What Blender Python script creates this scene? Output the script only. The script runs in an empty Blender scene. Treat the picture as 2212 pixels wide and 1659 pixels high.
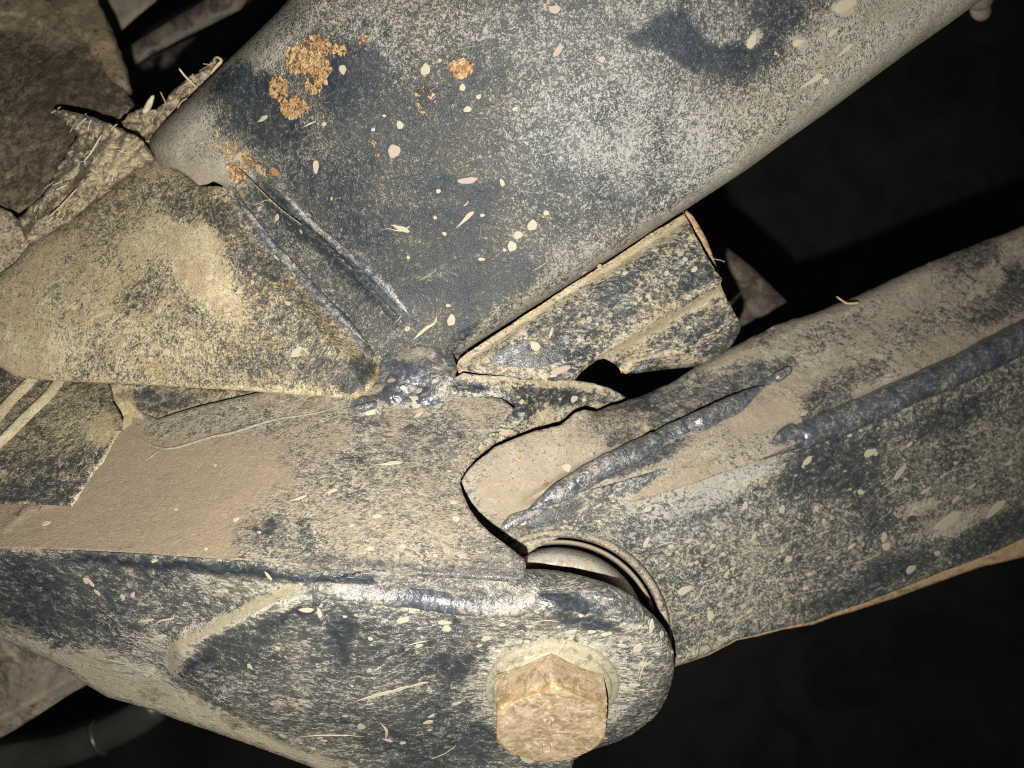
import bpy, math, random
import numpy as np
from mathutils import Vector, Matrix
from mathutils.geometry import delaunay_2d_cdt

# ------------------------------------------------------------------ camera, flash, world, exposure
sc = bpy.context.scene
col = sc.collection
F, CU, CV, D0 = 1659.0, 1106.0, 829.5, 210.0          # focal length, centre (tracing units) and reference depth in mm

cam_d = bpy.data.cameras.new('camera')
cam = bpy.data.objects.new('camera', cam_d); col.objects.link(cam)
cam_d.sensor_width = 36.0; cam_d.lens = 36.0 * F / 2212.0
cam_d.clip_start = 0.01; cam_d.clip_end = 20.0
cam.location = (0, 0, 0); cam.rotation_euler = (math.radians(90), 0, 0)
cam_d.dof.use_dof = True; cam_d.dof.focus_distance = 0.222; cam_d.dof.aperture_fstop = 13.0
sc.camera = cam

world = bpy.data.worlds.new('World'); sc.world = world; world.use_nodes = True
bg = world.node_tree.nodes['Background']
bg.inputs['Color'].default_value = (0.75, 0.85, 1.0, 1); bg.inputs['Strength'].default_value = 0.012

fl = bpy.data.lights.new('phone_flash', 'SPOT')        # the flash just below the lens
fl.energy = 5.9; fl.color = (1.0, 0.975, 0.915); fl.shadow_soft_size = 0.0022
fl.spot_size = math.radians(150); fl.spot_blend = 1.0
flo = bpy.data.objects.new('phone_flash', fl); col.objects.link(flo)
flo.location = (-0.006, 0.0, -0.030)
tgt = Vector((-0.012, 0.22, 0.012))
flo.rotation_euler = (tgt - flo.location).to_track_quat('-Z', 'Y').to_euler()

sc.view_settings.view_transform = 'Standard'; sc.view_settings.look = 'None'
sc.view_settings.exposure = 0.0; sc.view_settings.gamma = 1.0
sc.cycles.max_bounces = 4; sc.cycles.use_denoising = False; sc.cycles.filter_width = 1.05

rng = np.random.default_rng(7); random.seed(7)

# ------------------------------------------------------------------ numeric helpers
def A2(pts): return np.asarray(pts, float)
def unproj(u, v, w):
    u = np.asarray(u, float); v = np.asarray(v, float); d = D0 - np.asarray(w, float)
    return np.stack([(u-CU)*d/F, d + 0*u, (CV-v)*d/F], -1) * 0.001

_perm = np.random.default_rng(3).random(65536)
def vnoise(x, y):
    xi = np.floor(x).astype(np.int64); yi = np.floor(y).astype(np.int64)
    fx = x-xi; fy = y-yi; fx = fx*fx*(3-2*fx); fy = fy*fy*(3-2*fy)
    def h(a, b): return _perm[(a*73856093 ^ b*19349663) & 65535]
    return (h(xi,yi)*(1-fx)+h(xi+1,yi)*fx)*(1-fy) + (h(xi,yi+1)*(1-fx)+h(xi+1,yi+1)*fx)*fy
def fbm(u, v, s, octv=4, seed=0):
    a = 1.0; t = 0; n = 0
    for i in range(octv):
        t = t + a*(vnoise(u/s + 17.3*i + seed*5.1, v/s + 9.7*i + seed*3.3)-.5); n += a; a *= .55; s *= .5
    return t/n*2
def sst(x): x = np.clip(x, 0, 1); return x*x*(3-2*x)

def tps(ctrl, smooth=0.0):
    c = A2(ctrl); P = c[:, :2]/1000; n = len(P)
    def U(r2): return np.where(r2 > 1e-12, r2*np.log(np.maximum(r2, 1e-12)), 0)
    K = U(((P[:, None]-P[None])**2).sum(-1)) + smooth*np.eye(n)
    Q = np.c_[np.ones(n), P]; M = np.zeros((n+3, n+3)); M[:n, :n] = K; M[:n, n:] = Q; M[n:, :n] = Q.T
    s = np.linalg.solve(M, np.r_[c[:, 2], 0, 0, 0])
    def f(u, v):
        u = np.asarray(u, float)/1000; v = np.asarray(v, float)/1000
        r = s[n] + s[n+1]*u + s[n+2]*v
        for i in range(n): r = r + s[i]*U((u-P[i,0])**2+(v-P[i,1])**2)
        return r
    return f

def pl(pts, u, v):
    """distance, signed side (+ = left of travel in picture, i.e. cross>0), arclength parameter 0..1"""
    p = A2(pts); u = np.asarray(u, float); v = np.asarray(v, float)
    best = np.full(u.shape, 1e18); side = np.zeros(u.shape); par = np.zeros(u.shape)
    L = np.r_[0, np.cumsum(np.hypot(*(p[1:]-p[:-1]).T))]
    for i in range(len(p)-1):
        a = p[i]; b = p[i+1]; d = b-a; l2 = (d*d).sum()
        if l2 == 0: continue
        t = np.clip(((u-a[0])*d[0]+(v-a[1])*d[1])/l2, 0, 1)
        dx = u-a[0]-t*d[0]; dy = v-a[1]-t*d[1]; r = dx*dx+dy*dy
        m = r < best
        best = np.where(m, r, best); side = np.where(m, np.sign(d[0]*(v-a[1])-d[1]*(u-a[0])), side)
        par = np.where(m, (L[i]+t*math.sqrt(l2))/L[-1], par)
    return np.sqrt(best), side, par
def ends(t, a=.08, b=.08): return sst(t/a)*sst((1-t)/b)
def ridge(pts, w, h, u, v, taper=True):
    d, s, t = pl(pts, u, v)
    r = h*np.exp(-(d/w)**2)
    return r*ends(t) if taper else r
def step(pts, w, h, u, v):           # + side rises by h over width w
    d, s, t = pl(pts, u, v); return h*sst(.5+.5*d*s/w)
def inside(poly, u, v):
    p = A2(poly); r = np.zeros(u.shape, bool); n = len(p)
    for i in range(n):
        x1, y1 = p[i]; x2, y2 = p[(i+1) % n]
        if y1 == y2: continue
        c = ((y1 > v) != (y2 > v)) & (u < (x2-x1)*(v-y1)/(y2-y1)+x1)
        r ^= c
    return r
def closed(p): p = list(p); return p+[p[0]]
def spline(pts, n=6, close=False):
    p = A2(pts); out = []
    N = len(p); rngi = range(N if close else N-1)
    for i in rngi:
        g = lambda k: p[k % N] if close else p[min(max(k, 0), N-1)]
        a, b, c, d = g(i-1), g(i), g(i+1), g(i+2)
        for k in range(n):
            t = k/n
            out.append(.5*((2*b)+(-a+c)*t+(2*a-5*b+4*c-d)*t*t+(-a+3*b-3*c+d)*t**3))
    if not close: out.append(p[-1])
    return np.array(out)

def paint(u, v, base, items, seed=0, warp=10):
    """soft patches laid over a surface: dirt, plus some painted shade and glow"""
    wu = u + warp*fbm(u, v, 40, 4, seed+1) + warp*.7*fbm(u, v, 11, 2, seed+5); wv = v + warp*fbm(u, v, 40, 4, seed+2) + warp*.7*fbm(u, v, 11, 2, seed+6)
    A = np.full(u.shape, float(base))
    for it in items:
        k = it[0]
        if k == 'e':
            _, cu, cv, ru, rv, ang, val, soft = it
            a = math.radians(ang); du = wu-cu; dv = wv-cv
            x = (du*math.cos(a)+dv*math.sin(a))/ru; y = (-du*math.sin(a)+dv*math.cos(a))/rv
            m = sst((1-np.sqrt(x*x+y*y))/soft+.5)
        elif k == 'p':
            _, poly, val, soft = it
            d, _, _ = pl(closed(poly), wu, wv); s = np.where(inside(poly, wu, wv), d, -d)
            m = sst(s/soft+.5)
        elif k == 'l':
            _, pts, wd, val = it
            d, _, _ = pl(pts, wu, wv); m = np.exp(-(d/wd)**2)
        A = A*(1-m)+val*m
    return A

# ------------------------------------------------------------------ materials
def srgb(r, g, b):
    f = lambda c: (c/255/12.92) if c/255 <= .04045 else ((c/255+.055)/1.055)**2.4
    return (f(r), f(g), f(b), 1)
class NT:
    def __init__(s, m): s.t = m.node_tree; s.n = s.t.nodes; s.l = s.t.links
    def new(s, typ, **kw):
        n = s.n.new(typ)
        for k, val in kw.items(): setattr(n, k, val)
        return n
    def put(s, sock, x):
        if isinstance(x, bpy.types.NodeSocket): s.l.new(x, sock)
        elif x is not None: sock.default_value = x
    def math(s, op, a, b=None, c=None, clamp=False):
        n = s.new('ShaderNodeMath', operation=op, use_clamp=clamp)
        s.put(n.inputs[0], a)
        if b is not None: s.put(n.inputs[1], b)
        if c is not None: s.put(n.inputs[2], c)
        return n.outputs[0]
    def mix(s, f, a, b):
        n = s.new('ShaderNodeMix', data_type='RGBA'); s.put(n.inputs[0], f); s.put(n.inputs[6], a); s.put(n.inputs[7], b)
        return n.outputs[2]
    def mixf(s, f, a, b):
        n = s.new('ShaderNodeMix', data_type='FLOAT'); s.put(n.inputs[0], f); s.put(n.inputs[2], a); s.put(n.inputs[3], b)
        return n.outputs[0]
    def noise(s, vec, scale, detail=3, rough=.6, dist=0):
        n = s.new('ShaderNodeTexNoise'); s.put(n.inputs['Vector'], vec); n.inputs['Scale'].default_value = scale
        n.inputs['Detail'].default_value = detail; n.inputs['Roughness'].default_value = rough; n.inputs['Distortion'].default_value = dist
        return n.outputs['Fac'], n.outputs['Color']
    def smooth(s, x, a, b, o0=0, o1=1):
        n = s.new('ShaderNodeMapRange', interpolation_type='SMOOTHSTEP'); s.put(n.inputs[0], x)
        n.inputs[1].default_value = a; n.inputs[2].default_value = b; n.inputs[3].default_value = o0; n.inputs[4].default_value = o1
        return n.outputs[0]
    def attr(s, name): n = s.new('ShaderNodeAttribute', attribute_name=name); return n.outputs['Fac']

def dirty(name, paintc=(.021, .0245, .029, 1), dust=(.50, .455, .365, 1), dust2=(.37, .32, .235, 1), mudc=(.33, .275, .20, 1),
          ang=0, stretch=1, fine=1150, mid=420, contrast=4.2, rough=.36, bump=.75, drops=.5, spec=.55, film=.16, scratch=0.0, worms=.6, salt=.6, warpv=.004, rustlo=.45):
    m = bpy.data.materials.new(name); m.use_nodes = True; t = NT(m); P = t.n['Principled BSDF']
    tc = t.new('ShaderNodeTexCoord').outputs['Object']
    def vmath(op, a, b=None, sc_=None):
        n = t.new('ShaderNodeVectorMath', operation=op); t.put(n.inputs[0], a)
        if b is not None: t.put(n.inputs[1], b)
        if sc_ is not None: n.inputs['Scale'].default_value = sc_
        return n.outputs[0]
    _, wc = t.noise(tc, 38, 2, .5)
    tw = vmath('ADD', tc, vmath('SCALE', vmath('SUBTRACT', wc, (.5, .5, .5)), sc_=warpv*2))
    def mapped(an, st, src=tw):
        mp = t.new('ShaderNodeMapping'); t.put(mp.inputs[0], src)
        mp.inputs['Rotation'].default_value = (0, math.radians(an), 0); mp.inputs['Scale'].default_value = (1/st, 1, 1); return mp.outputs[0]
    v = mapped(ang, stretch)
    a, _ = t.noise(v, fine*1.12, 3, .66, .5); b, bc = t.noise(v, mid*1.2, 4, .62, .8); c, cc = t.noise(tc, 85, 4, .6, .4)
    g, gc = t.noise(tc, 2700, 1, .5)
    gs = t.new('ShaderNodeSeparateColor'); t.put(gs.inputs[0], gc)
    bs = t.new('ShaderNodeSeparateColor'); t.put(bs.inputs[0], bc)
    du, mu, ru, sh = t.attr('dust'), t.attr('mud'), t.attr('rust'), t.attr('sheen')
    s = t.math('ADD', t.math('MULTIPLY', a, .42), t.math('ADD', t.math('MULTIPLY', b, .30), t.math('ADD', t.math('MULTIPLY', c, .16), t.math('MULTIPLY', g, .12))))
    s = t.math('MULTIPLY_ADD', t.math('SUBTRACT', s, .5), contrast*1.4, .5)
    s = t.math('ADD', s, t.math('MULTIPLY', t.math('SUBTRACT', du, .5), 1.55))
    cov = t.math('MULTIPLY', t.smooth(s, .20, .86), t.smooth(bs.outputs[1], .30, .58, .66, 1))
    # curling fine threads of dust
    wn, _ = t.noise(mapped(ang+20, 1+.5*(stretch-1)), 620, 2, .5, 1.6)
    rg = t.smooth(t.math('ABSOLUTE', t.math('SUBTRACT', wn, .5)), .008, .034, 1, 0)
    gate = t.smooth(t.math('ADD', bs.outputs[0], t.math('MULTIPLY', du, .35)), .52, .72)
    cov = t.math('MAXIMUM', cov, t.math('MULTIPLY', t.math('MULTIPLY', rg, gate), worms))
    # salt: pale grains everywhere, more where it is dustier
    sl = t.smooth(t.math('ADD', gs.outputs[0], t.math('ADD', t.math('MULTIPLY', du, .22), t.math('MULTIPLY', t.math('SUBTRACT', bs.outputs[0], .5), .5))), .70, .76)
    cov = t.math('MAXIMUM', cov, t.math('MULTIPLY', sl, salt*.7))
    vo = t.new('ShaderNodeTexVoronoi', feature='F1'); t.put(vo.inputs['Vector'], v); vo.inputs['Scale'].default_value = 330
    sep = t.new('ShaderNodeSeparateColor'); t.put(sep.inputs[0], vo.outputs['Color'])
    rad = t.math('MULTIPLY', t.math('SUBTRACT', sep.outputs[0], 1-drops*.5, clamp=True), .8)
    dm = t.smooth(t.math('SUBTRACT', rad, t.math('ADD', vo.outputs['Distance'], t.math('MULTIPLY', t.math('SUBTRACT', b, .5), .5))), -.02, .05)
    cov2 = t.math('MAXIMUM', cov, t.math('MULTIPLY', dm, .85))
    if scratch:
        sn, _ = t.noise(mapped(ang-4, 11), 620, 3, .6, .2)
        sn2, _ = t.noise(mapped(ang+38, 15), 520, 2, .6, .2)
        sk = t.math('MAXIMUM', t.smooth(sn, .57, .66), t.math('MULTIPLY', t.smooth(sn2, .60, .66), .9))
        cov2 = t.math('MULTIPLY', cov2, t.math('SUBTRACT', 1.0, t.math('MULTIPLY', sk, scratch)))
    pc = t.mix(t.smooth(b, .35, .7), paintc, tuple(x*2.1 for x in paintc[:3])+(1,))
    dc = t.mix(t.smooth(c, .38, .62), dust, dust2)
    dc = t.mix(t.smooth(gs.outputs[1], .5, .62, 0, .55), dc, (.13, .115, .09, 1))
    dc = t.mix(t.smooth(bs.outputs[2], .52, .7, 0, .45), dc, tuple(min(1, x*1.35) for x in dust[:3])+(1,))
    dc = t.mix(t.math('MULTIPLY', sh, .75), dc, (.38, .39, .385, 1))
    thin = t.math('MULTIPLY', t.math('ADD', .06, du, clamp=True), t.smooth(c, .3, .7, film*.2, film*.9))
    base = t.mix(thin, pc, dc)
    base = t.mix(t.math('MULTIPLY', cov2, .95), base, dc)
    mm = t.smooth(t.math('ADD', mu, t.math('MULTIPLY', t.math('SUBTRACT', b, .5), 1.0)), .28, .78, 0, .92)
    mc = t.mix(t.smooth(b, .3, .7), mudc, tuple(x*.78 for x in mudc[:3])+(1,))
    mc = t.mix(t.smooth(a, .58, .70, 0, .5), mc, tuple(min(1, x*1.5) for x in mudc[:3])+(1,))
    mc = t.mix(t.smooth(a, .28, .40, .45, 0), mc, (.08, .065, .048, 1))
    mc = t.mix(t.smooth(g, .3, .7, .25, 0), mc, (.10, .08, .06, 1))
    base = t.mix(mm, base, mc)
    rm = t.smooth(t.math('ADD', ru, t.math('ADD', t.math('MULTIPLY', t.math('SUBTRACT', a, .5), .8), t.math('MULTIPLY', t.math('SUBTRACT', b, .5), 1.2))), rustlo, rustlo+.14)
    rr = t.new('ShaderNodeValToRGB'); t.put(rr.inputs[0], t.math('ADD', t.math('MULTIPLY', t.math('SUBTRACT', bs.outputs[0], .5), 2.0), t.math('MULTIPLY_ADD', t.math('SUBTRACT', a, .5), 1.4, .5)))
    e = rr.color_ramp.elements; e[0].position = .12; e[0].color = (.10, .052, .03, 1); e[1].position = .88; e[1].color = (.56, .45, .29, 1)
    x = e.new(.42); x.color = (.25, .135, .065, 1); x = e.new(.60); x.color = (.46, .27, .11, 1); x = e.new(.74); x.color = (.52, .37, .19, 1)
    base = t.mix(t.math('MULTIPLY', rm, .92), base, rr.outputs[0])
    t.put(P.inputs['Base Color'], base)
    cv = t.math('MAXIMUM', t.math('MAXIMUM', cov2, mm), rm)
    r = t.mixf(cv, rough, .88)
    r = t.mixf(t.math('MULTIPLY', sh, .6), r, .40)
    r = t.math('ADD', r, t.math('MULTIPLY', t.math('SUBTRACT', b, .5), .3))
    t.put(P.inputs['Roughness'], r); P.inputs['Specular IOR Level'].default_value = spec
    hgt = t.math('ADD', t.math('MULTIPLY', cov2, .6), t.math('ADD', t.math('MULTIPLY', a, .8), t.math('ADD', t.math('MULTIPLY', b, .8), t.math('ADD', t.math('MULTIPLY', dm, .4), t.math('ADD', t.math('MULTIPLY', rm, .8), t.math('MULTIPLY', g, .25))))))
    hgt = t.math('MULTIPLY', hgt, t.math('SUBTRACT', 1.0, t.math('MULTIPLY', mm, .6)))
    bp = t.new('ShaderNodeBump'); bp.inputs['Strength'].default_value = bump; bp.inputs['Distance'].default_value = .00028
    t.put(bp.inputs['Height'], hgt); t.put(P.inputs['Normal'], bp.outputs[0])
    return m

M_beam = dirty('dusty_black_paint', paintc=(.014, .019, .025, 1), dust=(.40, .365, .285, 1), dust2=(.29, .255, .19, 1), fine=1500, mid=560, drops=.25, bump=.9, contrast=4.4, rough=.40, worms=.9, film=.42, spec=.24, rustlo=.36)
M_gus = dirty('brown_dusted_paint', dust=(.56, .48, .30, 1), dust2=(.42, .33, .18, 1), fine=1200, mid=420, drops=.22, film=.3, contrast=3.8, mudc=(.44, .345, .20, 1))
M_ledge = dirty('mud_washed_steel', dust=(.38, .33, .245, 1), dust2=(.29, .24, .17, 1), ang=-18, stretch=1.7, fine=1400, contrast=3.6, drops=.12, film=.5, mudc=(.30, .235, .155, 1))
M_lug = dirty('scratched_flecked_paint', dust=(.50, .46, .37, 1), dust2=(.37, .34, .255, 1), ang=-22, stretch=1.7, fine=1150, mid=450, drops=.22, contrast=4.1, scratch=.85, rough=.32, film=.42, worms=.9, salt=.5, mudc=(.42, .36, .235, 1))
M_chan = dirty('streaky_dusted_paint', dust=(.49, .435, .32, 1), dust2=(.40, .33, .20, 1), ang=-30, stretch=1.7, fine=1000, mid=420, drops=.25, contrast=5.2, mudc=(.37, .29, .175, 1))
M_armtop = dirty('sand_coated_arm', dust=(.37, .32, .24, 1), dust2=(.28, .235, .165, 1), ang=-24, stretch=1.6, fine=1300, mid=420, drops=.1, film=.35, mudc=(.34, .275, .19, 1), contrast=4)
M_arm = dirty('mud_flecked_arm_paint', dust=(.48, .44, .34, 1), dust2=(.36, .325, .235, 1), ang=-24, stretch=1.9, fine=1200, mid=520, film=.42, drops=.45, contrast=5.0, rough=.4, worms=.95, warpv=.005)
M_weld = dirty('dusty_weld_metal', paintc=(.036, .042, .054, 1), dust=(.46, .43, .37, 1), fine=1300, mid=420, rough=.28, bump=.4, spec=.9, drops=.1, film=.4, warpv=.006)
M_mud = dirty('dried_mud', dust=(.50, .41, .27, 1), dust2=(.38, .30, .18, 1), mudc=(.46, .37, .235, 1), fine=900, mid=300, bump=1.0, drops=0)
M_block = dirty('brown_mud_crust', paintc=(.05, .04, .028, 1), dust=(.27, .21, .125, 1), dust2=(.17, .125, .068, 1), mudc=(.22, .165, .10, 1), fine=800, mid=250, bump=.9, drops=.2, contrast=3)
M_bolt = dirty('zinc_bolt_dusty', paintc=(.20, .135, .07, 1), dust=(.46, .40, .31, 1), dust2=(.36, .275, .175, 1), ang=-16, stretch=1.3, fine=900, mid=300, drops=0, rough=.85, bump=.12, spec=.10, contrast=5.0, mudc=(.36, .27, .17, 1), scratch=.3, worms=.4, rustlo=.30)
M_flange = dirty('greenish_zinc', paintc=(.15, .15, .10, 1), dust=(.44, .39, .28, 1), dust2=(.31, .27, .17, 1), fine=700, mid=260, drops=0, rough=.45, bump=.35, contrast=3, mudc=(.40, .34, .23, 1))
M_metal = dirty('worn_sleeve_metal', paintc=(.34, .33, .31, 1), dust=(.50, .44, .33, 1), dust2=(.42, .34, .20, 1), fine=900, mid=300, drops=0, rough=.3, bump=.4, spec=1.0, mudc=(.24, .18, .11, 1))
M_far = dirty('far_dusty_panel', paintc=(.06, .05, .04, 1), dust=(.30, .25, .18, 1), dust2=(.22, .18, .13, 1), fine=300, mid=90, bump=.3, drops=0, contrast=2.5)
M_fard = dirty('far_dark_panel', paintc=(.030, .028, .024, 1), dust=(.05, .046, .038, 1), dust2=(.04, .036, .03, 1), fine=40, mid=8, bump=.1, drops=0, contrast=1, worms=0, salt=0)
M_tan = dirty('tan_edge', paintc=(.20, .13, .07, 1), dust=(.50, .36, .20, 1), dust2=(.42, .28, .14, 1), mudc=(.46, .32, .17, 1), fine=900, mid=260, drops=0, ang=26, stretch=3)
M_rib = dirty('pale_yellow_ribs', paintc=(.20, .16, .10, 1), dust=(.44, .375, .24, 1), dust2=(.34, .27, .16, 1), fine=900, mid=260, drops=0)
def plain(name, c, rough=.8, var=.3, sc_=900):
    m = bpy.data.materials.new(name); m.use_nodes = True; t = NT(m); P = t.n['Principled BSDF']
    tc = t.new('ShaderNodeTexCoord').outputs['Object']; a, _ = t.noise(tc, sc_, 4, .65)
    t.put(P.inputs['Base Color'], t.mix(t.smooth(a, .3, .7), tuple(x*(1-var) for x in c)+(1,), tuple(min(1, x*(1+var)) for x in c)+(1,)))
    P.inputs['Roughness'].default_value = rough
    bp = t.new('ShaderNodeBump'); bp.inputs['Strength'].default_value = .5; bp.inputs['Distance'].default_value = .0002
    t.put(bp.inputs['Height'], a); t.put(P.inputs['Normal'], bp.outputs[0]); return m
M_drop = plain('dried_clay_drop', (.41, .36, .265), var=.22, sc_=1800); M_dropp = plain('pinkish_clay_drop', (.37, .30, .235)); M_dropr = plain('rust_spot', (.27, .135, .055), var=.7, sc_=1500)
M_straw = plain('dry_straw', (.42, .30, .16)); M_strawp = plain('pale_straw', (.50, .42, .30)); M_grass = plain('dusty_green_stem', (.25, .235, .165)); M_hair = plain('grey_fibre', (.35, .34, .33)); M_rub = plain('tan_rubber', (.22, .18, .13)); M_rust = plain('rust_flake', (.36, .17, .06), var=.6, sc_=1500)

# ------------------------------------------------------------------ object helpers
def link(name, me, mat, parent, loc=None):
    o = bpy.data.objects.new(name, me); col.objects.link(o)
    if mat is not None and not me.materials: me.materials.append(mat)
    if parent is not None: o.parent = parent
    return o
def thing(name, label, cat, at, group=None):
    o = bpy.data.objects.new(name, None); col.objects.link(o); o.empty_display_size = .01
    o.location = Vector(unproj(*at).tolist()); o['label'] = label; o['category'] = cat
    if group: o['group'] = group
    return o
def base_of(o):
    p = Vector((0, 0, 0))
    while o is not None: p += o.location; o = o.parent
    return p
def meshobj(name, V, faces, mat, parent, attrs=None, smooth=True, own=False):
    """V in world metres"""
    V = np.asarray(V, float); L = np.array(base_of(parent)) if parent is not None else np.zeros(3)
    off = V.mean(0)-L if (own or parent is None) else np.zeros(3)
    me = bpy.data.meshes.new(name)
    me.from_pydata((V-L-off).tolist(), [], faces)
    me.polygons.foreach_set('use_smooth', [smooth]*len(me.polygons))
    for k, a in (attrs or {}).items():
        at = me.attributes.new(k, 'FLOAT', 'POINT'); at.data.foreach_set('value', np.broadcast_to(np.asarray(a, np.float32), (len(V),)).astype(np.float32).copy())
    me.update()
    o = link(name, me, mat, parent); o.location = Vector(off.tolist()); return o

HF = {}
SH = {}
def sheet(name, outline, height, mat, parent, sp=6.0, thick=2.5, dust=.5, mud=0, rust=0, sheen=0, key=None, rolls=(), jag=0.0, seed=0, edge_dust=None, edge_rust=0, er=5, ed=.45, warp=10):
    o = A2(outline); pts = []
    n = len(o)
    for i in range(n):                              # resample the outline
        a, b = o[i], o[(i+1) % n]; k = max(1, int(round(np.hypot(*(b-a))/sp)))
        for j in range(k): pts.append(a+(b-a)*j/k)
    B = np.array(pts)
    if jag:
        nn = np.roll(B, -1, 0)-np.roll(B, 1, 0); nn = np.c_[nn[:, 1], -nn[:, 0]]; nn /= np.maximum(1e-6, np.hypot(*nn.T))[:, None]
        B = B + nn*(jag*fbm(B[:, 0], B[:, 1], 22, 3, seed+9))[:, None]
    lo, hi = B.min(0), B.max(0)
    gx, gy = np.meshgrid(np.arange(lo[0], hi[0], sp), np.arange(lo[1], hi[1], sp*.866))
    gx = gx + (np.arange(gx.shape[0]) % 2)[:, None]*sp*.5
    gx = gx.ravel(); gy = gy.ravel(); r2 = np.random.default_rng(seed)
    gx = gx + r2.uniform(-.12, .12, gx.shape)*sp; gy = gy + r2.uniform(-.12, .12, gy.shape)*sp
    ok = inside(B, gx, gy); gx = gx[ok]; gy = gy[ok]
    d, _, _ = pl(closed(B.tolist()), gx, gy); ok = d > sp*.55; gx = gx[ok]; gy = gy[ok]; din = d[ok]
    nb = len(B); allp = [Vector(p) for p in B.tolist()] + [Vector(p) for p in zip(gx.tolist(), gy.tolist())]
    ed_ = [(i, (i+1) % nb) for i in range(nb)]
    V2, E2, F2, *_ = delaunay_2d_cdt(allp, ed_, [list(range(nb))], 1, 1e-5)
    V2 = np.array([tuple(p) for p in V2]); u, v = V2[:, 0], V2[:, 1]
    def H(u_, v_):
        h = height(u_, v_)
        for (lp, R, drop) in rolls:
            dd, _, _ = pl(lp, u_, v_); x = np.clip(1-dd/R, 0, 1); h = h - drop*(1-np.sqrt(np.maximum(0, 1-x*x*.98)))
        return h
    HF[key or name] = H
    dd, _, _ = pl(closed(B.tolist()), u, v)
    x = np.clip(1-dd/er, 0, 1); w = H(u, v) - ed*(1-np.sqrt(np.maximum(0, 1-x*x*.98)))
    W = unproj(u, v, w)
    faces = []
    for f in F2:
        f = list(f)
        a = V2[f[1]]-V2[f[0]]; b = V2[f[2]]-V2[f[0]]
        if a[0]*b[1]-a[1]*b[0] > 0: f.reverse()     # picture v is down: make normals face the viewer
        faces.append(f)
    # boundary of the tessellated sheet, skirt and plain back
    cnt = {}
    for f in faces:
        for i in range(len(f)):
            e = (f[i], f[(i+1) % len(f)]); cnt[e] = 1
    bd = [e for e in cnt if (e[1], e[0]) not in cnt]
    idx = {}; back = []; bu = []; 
    for a, b in bd:
        for q in (a, b):
            if q not in idx: idx[q] = len(V2)+len(back); back.append(q)
    back = np.array(back); Wb = unproj(u[back], v[back], w[back]-thick)
    for a, b in bd: faces.append([b, a, idx[a], idx[b]])
    nxt = {a: b for a, b in bd}; done = set()
    for s0 in list(nxt):
        if s0 in done: continue
        loop = [s0]; done.add(s0); c = nxt[s0]
        while c != s0 and c in nxt and c not in done: loop.append(c); done.add(c); c = nxt[c]
        if len(loop) > 2:
            lv = [Vector((float(V2[q][0]), float(V2[q][1]))) for q in loop]
            try:
                _, _, fb, *_ = delaunay_2d_cdt(lv, [(i, (i+1) % len(lv)) for i in range(len(lv))], [list(range(len(lv)))], 1, 1e-6)
                if _[0] is not None:
                    for f in fb:
                        if max(f) < len(loop): faces.append([idx[loop[q]] for q in f])
            except Exception: pass
    def ev(x, k):
        if callable(x): return x(u, v)
        if isinstance(x, tuple): return paint(u, v, x[0], x[1], seed+k*11, warp)
        return np.full(u.shape, float(x))
    at = {'dust': ev(dust, 1), 'mud': ev(mud, 2), 'rust': ev(rust, 3), 'sheen': ev(sheen, 4)}
    full = {}
    for k, a in at.items():
        bk = a[back].copy()
        if k == 'dust' and edge_dust is not None: bk[:] = edge_dust
        if k == 'rust' and edge_rust: bk[:] = edge_rust; a = a.copy(); a[dd < 4] = np.maximum(a[dd < 4], edge_rust)
        full[k] = np.r_[a, bk]
    SH[key or name] = meshobj(name, np.r_[W, Wb], faces, mat, parent, full); return SH[key or name]

def normal_at(H, u, v):
    e = 3.0; u = float(u); v = float(v)
    q = lambda a, b: unproj(a, b, H(np.array([a]), np.array([b]))[0])
    n = np.cross(q(u+e, v)-q(u-e, v), q(u, v-e)-q(u, v+e)); return n/np.linalg.norm(n)

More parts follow.
